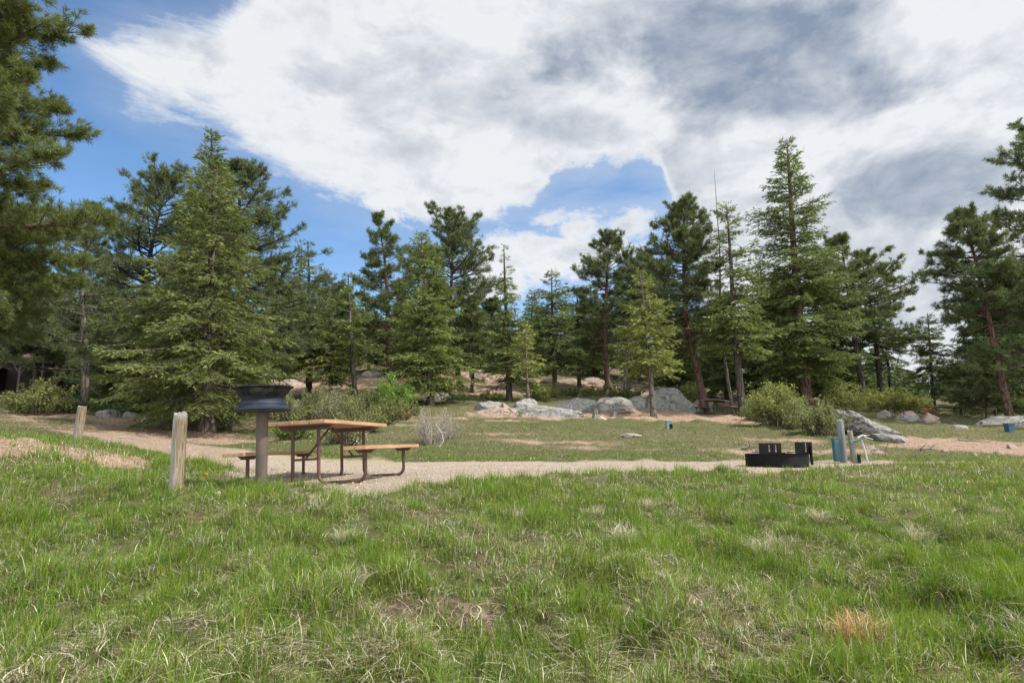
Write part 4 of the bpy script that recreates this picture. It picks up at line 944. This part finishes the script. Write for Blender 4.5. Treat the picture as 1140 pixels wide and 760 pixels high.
# ------------------------------------------------------------------ picnic tables
def arc_pipe(xa, xb, ztop, zend, y, R=.10, r=.021):
    """upright at xa from ztop down, along the ground, up at xb to zend"""
    s = 1 if xb > xa else -1; zz = r + .002; pts = [(xa, y, ztop), (xa, y, R + zz + .02)]
    for i in range(7):
        a = i / 6 * pi / 2; pts.append((xa + s * (R - R * cos(a)), y, zz + R - R * sin(a)))
    for i in range(7):
        a = i / 6 * pi / 2; pts.append((xb - s * R + s * R * sin(a), y, zz + R - R * cos(a)))
    pts.append((xb, y, zend)); return pts
def picnic_table(loc, rot, label, wood, steel, group):
    root = empty('picnic_table', loc, label, 'picnic table', group, rot)
    L, Wd = 1.956, .772; ht = .73
    mb = MB(); nb = 4; bw = (Wd - .008 * (nb - 1)) / nb
    for i in range(nb):
        dx = -Wd / 2 + bw / 2 + i * (bw + .008)
        mb.box((dx, (-1) ** i * .002, ht - .02 + (i % 2) * .0015), (bw, L, .042))
    mb.build('tabletop', wood, root, bevel=.004)
    for s in (-1, 1):
        mb = MB()
        for i in range(2): mb.box((s * (.854 - .065 - i * .134), i * .004, .418 - .02), (.127, L, .04))
        mb.build('seat', wood, root, bevel=.004)
    for yy in (-.674, .674):
        mb = MB()
        for s in (-1, 1): mb.tube(arc_pipe(s * .16, s * .725, ht - .085, .418 - .08, yy), .021, 10)
        mb.tube([(-.16, yy, .30), (.16, yy, .30)], .014, 8)
        mb.build('leg_frame', steel, root, smooth=True)
        mb = MB()   # channel under the top and under each seat
        mb.add([(-.33, yy - .025, ht - .043), (.33, yy - .025, ht - .043), (.27, yy - .025, ht - .093), (-.27, yy - .025, ht - .093),
                (-.33, yy + .025, ht - .043), (.33, yy + .025, ht - .043), (.27, yy + .025, ht - .093), (-.27, yy + .025, ht - .093)], [(0, 3, 2, 1), (4, 5, 6, 7), (0, 1, 5, 4), (3, 7, 6, 2), (0, 4, 7, 3), (1, 2, 6, 5)])
        mb.build('crossbar', steel, root)
        for s in (-1, 1):
            c = s * .724
            MB().add([(c - .12, yy - .022, .376), (c + .12, yy - .022, .376), (c + .07, yy - .022, .336), (c - .07, yy - .022, .336),
                (c - .12, yy + .022, .376), (c + .12, yy + .022, .376), (c + .07, yy + .022, .336), (c - .07, yy + .022, .336)], [(0, 3, 2, 1), (4, 5, 6, 7), (0, 1, 5, 4), (3, 7, 6, 2), (0, 4, 7, 3), (1, 2, 6, 5)]).build('seat_bracket', steel, root)
        sgn = 1 if yy > 0 else -1
        MB().tube([(0, yy, .305), (0, sgn * .04, ht - .05)], .013, 8).build('brace', steel, root, smooth=True)
    return root
tb = picnic_table((-2.279, 7.726, -.525), (0, -.057, -.146), 'near picnic table of tan boards on brown pipe legs beside the grill', M_top, M_brown, 'picnic tables')
g = GP(799, 29.3)
picnic_table(g, (0, 0, -.62), 'small far picnic table of dark boards beneath the bare trunk pine', M_top2, M_brown2, 'picnic tables')

# ------------------------------------------------------------------ pedestal grill made of a wheel rim
gz = GP(291, 6.3); zt_ = PT(291, 457, 6.3)[2] - gz[2]
r = empty('pedestal_grill', (PT(291.5, 530, 6.3)[0], 6.3, gz[2]), 'wheel rim grill on a rusty pipe post beside the near picnic table', 'grill', rot=(0, -.05, 0))
MB().tube([(0, 0, -.3), (0, 0, zt_ - .02)], .058, 24).build('post', M_pipe, r, smooth=True)
prof = [(.05, .012), (.20, .01), (.262, .002), (.283, -.004), (.288, .008), (.272, .018), (.245, .034), (.236, .05), (.238, .062), (.226, .078), (.224, .098), (.206, .11)]
MB().lathe([(r_, z_ + zt_) for r_, z_ in prof], 56).build('lower_rim', M_rimb, r, smooth=True)
prof = [(.206, .1102), (.207, .13), (.222, .15), (.246, .178), (.262, .20), (.268, .218), (.292, .228), (.302, .236), (.300, .246), (.282, .246), (.258, .236), (.245, .215), (.20, .20), (.001, .198)]
wobf = lambda a: .012 * sin(2 * a + 1) + .006 * sin(5 * a)
MB().lathe([(r_, z_ + zt_) for r_, z_ in prof], 56, wob=wobf).build('upper_rim', M_rimk, r, smooth=True)
mb = MB()
for q in range(11):
    xx = -.24 + q * .048; l = math.sqrt(.262 ** 2 - xx * xx) if abs(xx) < .26 else .05
    mb.tube([(xx, -l, zt_ + .252), (xx, l, zt_ + .252)], .006, 6)
mb.tube([(-.275, .02, zt_ + .262), (.1, -.03, zt_ + .262)], .008, 6)
mb.build('grate', M_black, r, smooth=True)

# ------------------------------------------------------------------ fire ring
Yf = 10.6; g = GP(863, Yf); r = empty('fire_ring', (g[0], g[1], g[2]), 'black steel fire ring with two raised grates beside the gravel road', 'fire ring')
Rr = .51; hh = .205
MB().lathe([(Rr - .008, -.04), (Rr, -.04), (Rr, hh - .01), (Rr + .012, hh - .006), (Rr + .012, hh + .004), (Rr - .012, hh + .004), (Rr - .01, hh - .01), (Rr - .01, -.04)], 64).build('ring', M_black, r, smooth=True)
t = NT('ash'); M_ash = t.done(t.bsdf(t.ramp(t.noise(14, 6, .7, objcoord(t)), [(.3, (.03, .028, .026)), (.6, (.16, .15, .14)), (.8, (.3, .28, .26))]), 1.0))
MB().lathe([(Rr - .012, .03), (.3, .06), (.001, .07)], 40).build('ash_bed', M_ash, r, smooth=True)
def grate_plate(cx, w, z0, z1, slots, yy, skew):
    """upright side plate with notched slots"""
    mb = MB(); xs_ = [cx - w / 2]
    for sx in slots: xs_ += [sx - .013, sx + .013]
    xs_.append(cx + w / 2)
    for i in range(0, len(xs_), 2): mb.box(((xs_[i] + xs_[i + 1]) / 2, yy, (z0 + z1) / 2), (xs_[i + 1] - xs_[i], .014, z1 - z0))
    for sx in slots:
        mb.box((sx, yy, z1 - .011), (.026, .0138, .022)); mb.box((sx, yy, z0 + .016), (.026, .0138, .032))
        for q in range(3): mb.box((sx + .006, yy, z0 + .065 + q * .045), (.014, .0136, .016))
    return mb
pxm = Yf / (F / CP) 
def fx(p): return (p - 863) * pxm
for (pl, pr, z1, slots) in ((839, 863.5, .395, (850.5, 857.5)), (878.5, 897, .415, (890.3,))):
    w = fx(pr) - fx(pl); c = (fx(pr) + fx(pl)) / 2
    gm = grate_plate(c, w, hh + .006, z1, [fx(s_) for s_ in slots], -.20, 0)
    side = gm.build('grate_bracket', M_black, r, bevel=.003)
    mb = MB()
    for q in range(8): mb.tube([(fx(pl) + .02, -.17 + q * .05, hh + .035), (fx(pr) - .02, -.17 + q * .05, hh + .035)], .006, 6)
    mb.build('grate', M_black, r, smooth=True)
MB().box((0, -.02, hh + .02), (.30, .02, .02)).build('crossbar', M_black, r)
MB().box((fx(895), -.22, .19), (.03, .05, .33)).build('hinge_post', M_black, r, bevel=.004)

# ------------------------------------------------------------------ small plants
def dandelion(px, Y, label, seedhead=False, h=.09):
    g = GP(px, Y); r = empty('dandelion', g, label, 'flower', 'dandelions in the grass')
    MB().tube([(0, 0, 0), (.005, 0, h * .5), (0, 0, h)], .0018, 5).build('stem', M_tealg, r)
    rng = np.random.default_rng(int(px)); n = 260 if seedhead else 90
    d = norm(rng.normal(0, 1, (n, 3)) + (np.array([0, 0, 0]) if seedhead else np.array([0, 0, 1.0]))); p = np.repeat([[0, 0, h]], n, 0)
    Lz = np.full(n, .022 if seedhead else .02); Wz = Lz * (.2 if seedhead else .35)
    col = np.repeat([[.75, .75, .72] if seedhead else [.75, .48, .02]], n, 0)
    V_, q, c = sprays(p, d, Lz, Wz, col, rng); obj_np('flower_head', V_, [q], M_dry, r, col=c)
dandelion(248, 5.75, 'white dandelion seed head below the near table', True, .07)
for px, Y, lb in [(233, 6.9, 'yellow dandelion left of the grill pipe'), (97, 7.0, 'yellow dandelion below the bare dirt hump'), (229, 6.35, 'yellow dandelion just right of the near weathered post')]: dandelion(px, Y, lb)
def clump(name, label, px, Y, n, L, W_, cols, seed, spread=.6, group=None):
    g = GP(px, Y); rng = np.random.default_rng(seed)
    col = np.array(cols)[rng.integers(0, len(cols), n)] * rng.uniform(.7, 1.2, (n, 1))
    x = rng.normal(0, L * .18, n); y = rng.normal(0, L * .18, n); az = np.arctan2(y, x) + rng.normal(0, .7, n)
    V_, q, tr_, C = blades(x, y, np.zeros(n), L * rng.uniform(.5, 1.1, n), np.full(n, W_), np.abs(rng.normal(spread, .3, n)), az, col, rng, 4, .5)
    o = obj_np(name, V_, [q, tr_], M_dry, col=C); o.location = g; return tag(o, label, 'plant', group)
clump('dead_plant', 'dead orange-brown plant clump low in the foreground grass', 937, 2.8, 220, .19, .0065, [(.50, .27, .14), (.62, .42, .27), (.33, .19, .11)], 3)
for i, (px, Y, L) in enumerate([(835, 4.6, .17), (855, 4.9, .18), (692, 4.8, .2), (575, 5.3, .16), (1105, 4.2, .14), (388, 4.6, .15), (905, 5.6, .17), (1010, 5.2, .2), (1050, 3.6, .14), (660, 5.6, .15), (240, 4.6, .15), (720, 6.2, .18), (1115, 3.2, .16), (395, 3.6, .16)]):
    clump('dry_tuft', ['pale fluffy dry tuft in the bank, leftmost of the right-hand pair', 'pale fluffy dry tuft, upper of the right-hand pair', 'tall dry tuft near the middle of the bank', 'dry tuft below the middle of the road edge', 'small dry tuft near the right edge halfway down the bank',
         'dry tuft straight below the right end of the near table', 'dry tuft below the fire ring', 'long stemmed dry tuft below the leaning posts', 'dry tuft right of the dead orange-brown plant', 'dry tuft just below the crest left of the middle', 'dry tuft down the bank from the weathered post',
         'dry tuft on the crest below the flat white stone', 'dry tuft in the bottom right corner', 'dry tuft at lower left of the middle'][i], px, Y, 150, L * 1.1, .0042, [(.5, .46, .33), (.58, .54, .42), (.42, .36, .24)], 60 + i, .9, 'pale dry tufts on the bank')

# ------------------------------------------------------------------ light, sky
SUN_EL, SUN_AZ = radians(53), radians(108)
sd = Vector((sin(SUN_AZ) * cos(SUN_EL), cos(SUN_AZ) * cos(SUN_EL), sin(SUN_EL)))
sl = bpy.data.lights.new('sun', 'SUN'); sl.energy = 4.6; sl.angle = radians(1.5); sl.color = (1, .95, .87)
so = bpy.data.objects.new('sun', sl); link(so); so.rotation_euler = sd.to_track_quat('Z', 'Y').to_euler()
w = bpy.data.worlds.new('World'); S.world = w; w.use_nodes = True; nt = w.node_tree; nt.nodes.clear()
T = NT.__new__(NT); T.t = nt; T.out = nt.nodes.new('ShaderNodeOutputWorld')
sky = T.n('ShaderNodeTexSky', sky_type='NISHITA', sun_disc=False, sun_elevation=SUN_EL, sun_rotation=SUN_AZ, altitude=2400, air_density=1.0, dust_density=.4, ozone_density=1.5)
tc = T.n('ShaderNodeTexCoord').outputs['Generated']
sep = T.n('ShaderNodeSeparateXYZ', {0: tc}); sx, sy, sz = sep.outputs
ay = T.math('MAXIMUM', T.math('ABSOLUTE', sy), .02)
u = T.math('DIVIDE', sx, ay); v = T.math('DIVIDE', sz, ay)
def uv(px, row): p = PT(px, row, 1.0); return p[0], p[2]
def curve(inp, pts, ymax):
    nd = nt.nodes.new('ShaderNodeFloatCurve'); T.set(nd, 'Value', T.math('ADD', T.math('MULTIPLY', inp, .4), .5, True))
    c = nd.mapping.curves[0]; P_ = [(uv(*p)[0] * .4 + .5, max(0, min(1, uv(*p)[1] / ymax))) for p in pts]
    P_ = [(0, P_[0][1])] + P_ + [(1, P_[-1][1])]
    while len(c.points) < len(P_): c.points.new(.5, .5)
    for q, (a, b) in zip(c.points, P_): q.location = (a, b); q.handle_type = 'VECTOR'
    nd.mapping.use_clip = False; nd.mapping.update()
    return T.math('MULTIPLY', nd.outputs[0], ymax)
lo = curve(u, [(-60, -60), (60, 10), (95, 60), (150, 108), (230, 140), (300, 190), (370, 228), (430, 242), (510, 242), (565, 236), (592, 226), (606, 208), (622, 190), (660, 184), (700, 178), (735, 192), (750, 222), (768, 262), (800, 420), (840, 520), (1200, 540)], 1.6)
hi = curve(u, [(-60, 60), (60, 55), (100, 44), (140, 28), (175, 22), (235, 12), (265, -12), (300, -40), (350, -80), (420, -140), (500, -160), (1200, -170)], 1.6)
warp = T.n('ShaderNodeMapping', {'Vector': tc, 'Scale': (1, 1, 1.7)}).outputs[0]
n1 = T.noise(3.4, 11, .62, warp, .35); n2 = T.noise(13, 9, .68, warp, .2); n3 = T.noise(1.7, 4, .5, warp)
str_ = T.n('ShaderNodeMapping', {'Vector': tc, 'Rotation': (0, radians(32), 0), 'Scale': (2.0, 2.5, 9)}).outputs[0]
nw = T.noise(2.2, 9, .65, str_, .5)
def ell(px, row, rx, ry):
    cu, cv = uv(px, row); k = F
    a = T.math('DIVIDE', T.math('SUBTRACT', u, cu), rx / k); b = T.math('DIVIDE', T.math('SUBTRACT', v, cv), ry / k)
    d = T.math('SQRT', T.math('ADD', T.math('MULTIPLY', a, a), T.math('MULTIPLY', b, b)))
    return T.math('SUBTRACT', 1.0, d)        # 1 at centre, 0 on the rim
d = T.math('MINIMUM', T.math('SUBTRACT', v, lo), T.math('MULTIPLY', T.math('SUBTRACT', hi, v), 1.0))
for e in [(625, 280, 84, 20), (572, 290, 38, 20), (695, 250, 24, 10), (648, 254, 36, 20), (614, 246, 13, 8), (560, 306, 36, 20), (600, 300, 40, 14)]:
    d = T.math('MAXIMUM', d, T.math('MULTIPLY', ell(*e), e[3] / F * 1.1))
def mapr(x, a, b, c=0.0, e=1.0, smooth=True):
    nd = T.n('ShaderNodeMapRange', {0: x, 1: a, 2: b, 3: c, 4: e}); nd.interpolation_type = 'SMOOTHSTEP' if smooth else 'LINEAR'; return nd.outputs[0]
d = T.math('ADD', T.math('MULTIPLY', d, 1.35), mapr(u, -.4, -.1, .0, .016))
edge = T.math('ADD', T.math('MULTIPLY', T.math('SUBTRACT', n1, .5), .10), T.math('ADD', T.math('MULTIPLY', T.math('SUBTRACT', n2, .5), .15), T.math('MULTIPLY', T.math('SUBTRACT', nw, .5), mapr(u, -.75, -.2, .34, .06))))
dd = T.math('ADD', d, edge)
left = T.math('SMOOTH_MIN', 1.0, T.math('MULTIPLY', T.math('ADD', u, .42), -1.6, True))   # wispier towards the left
wl = mapr(u, -.65, -.15, .10, .034)
cov = T.n('ShaderNodeMapRange', {0: dd, 1: T.math('MULTIPLY', wl, -.35), 2: wl}); cov.interpolation_type = 'SMOOTHSTEP'; cov = cov.outputs[0]
# thin veil near the cloud
veil = T.math('MULTIPLY', mapr(T.math('ADD', d, T.math('MULTIPLY', T.math('SUBTRACT', nw, .5), .3)), -.16, .10), mapr(u, -.2, .0, .22, .42))
cov = T.math('MAXIMUM', cov, veil)
n4 = T.noise(5.2, 8, .6, T.n('ShaderNodeMapping', {'Vector': tc, 'Rotation': (0, radians(-20), 0), 'Scale': (1, 1, 1.9)}).outputs[0], .25)
grey = T.math('MULTIPLY', mapr(n4, .42, .64), .38)
for (px, row, rx, ry, k) in [(800, 60, 230, 90, .85), (880, 105, 90, 45, .75), (980, 50, 110, 40, .45), (720, 20, 160, 50, .55), (1015, 215, 120, 55, .75), (1000, 270, 60, 30, .5), (640, 140, 120, 36, .45), (470, 60, 60, 26, .25), (450, 170, 60, 24, .28), (1060, 290, 90, 40, .5), (900, 20, 150, 40, .6), (560, 110, 90, 40, .4), (330, 60, 60, 20, .2)]:
    f = T.math('MULTIPLY', mapr(T.math('ADD', ell(px, row, rx, ry), T.math('ADD', T.math('MULTIPLY', T.math('SUBTRACT', n4, .5), 3.4), T.math('MULTIPLY', T.math('SUBTRACT', n1, .5), 1.2))), -.45, .75), k); grey = T.math('MAXIMUM', grey, f)
# billows: the side of each lump away from the sun is greyer
off = T.n('ShaderNodeVectorMath', {0: warp, 1: (.022, .006, .035)}, operation='ADD').outputs[0]
nb1 = T.noise(6.5, 9, .6, warp, .3); nb2 = T.noise(6.5, 9, .6, off, .3)
rel = T.math('SUBTRACT', nb2, nb1)
grey = T.math('ADD', grey, T.math('MULTIPLY', rel, 1.35))
grey = T.math('MULTIPLY', grey, mapr(dd, .0, .07))
grey = T.math('ADD', grey, T.math('MULTIPLY', T.math('SUBTRACT', n2, .5), .5), True)
K = 4.3
ccol = T.mix(grey, (.90 * K, .92 * K, .94 * K, 1), (.27 * K, .335 * K, .445 * K, 1))
skc = T.mix(1.0, sky.outputs[0], (.78, .94, .98, 1), 'MULTIPLY')
front = T.mix(T.math('MULTIPLY', cov, .97), skc, ccol)
# broken cloud added in the unseen sky behind the viewer, overbright as fill light
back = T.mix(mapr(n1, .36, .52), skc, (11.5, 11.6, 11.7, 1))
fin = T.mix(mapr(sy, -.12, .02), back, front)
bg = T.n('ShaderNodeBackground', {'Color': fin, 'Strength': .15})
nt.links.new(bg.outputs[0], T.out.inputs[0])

# ------------------------------------------------------------------ camera
cam = bpy.data.cameras.new('camera'); co = bpy.data.objects.new('camera', cam); link(co)
cam.sensor_width = 36; cam.lens = F / 1140 * 36; cam.clip_start = .05; cam.clip_end = 3000
co.location = (0, 0, 0); co.rotation_euler = (pi / 2 + PITCH, 0, 0); S.camera = co
S.view_settings.view_transform = 'Standard'; S.view_settings.look = 'None'; S.view_settings.exposure = 0.6; S.view_settings.gamma = 1; S.view_settings.use_curve_mapping = False
S.render.engine = 'CYCLES'
S.cycles.max_bounces = 6; S.cycles.transparent_max_bounces = 4; S.cycles.diffuse_bounces = 3; S.cycles.glossy_bounces = 2
S.cycles.sample_clamp_indirect = 6
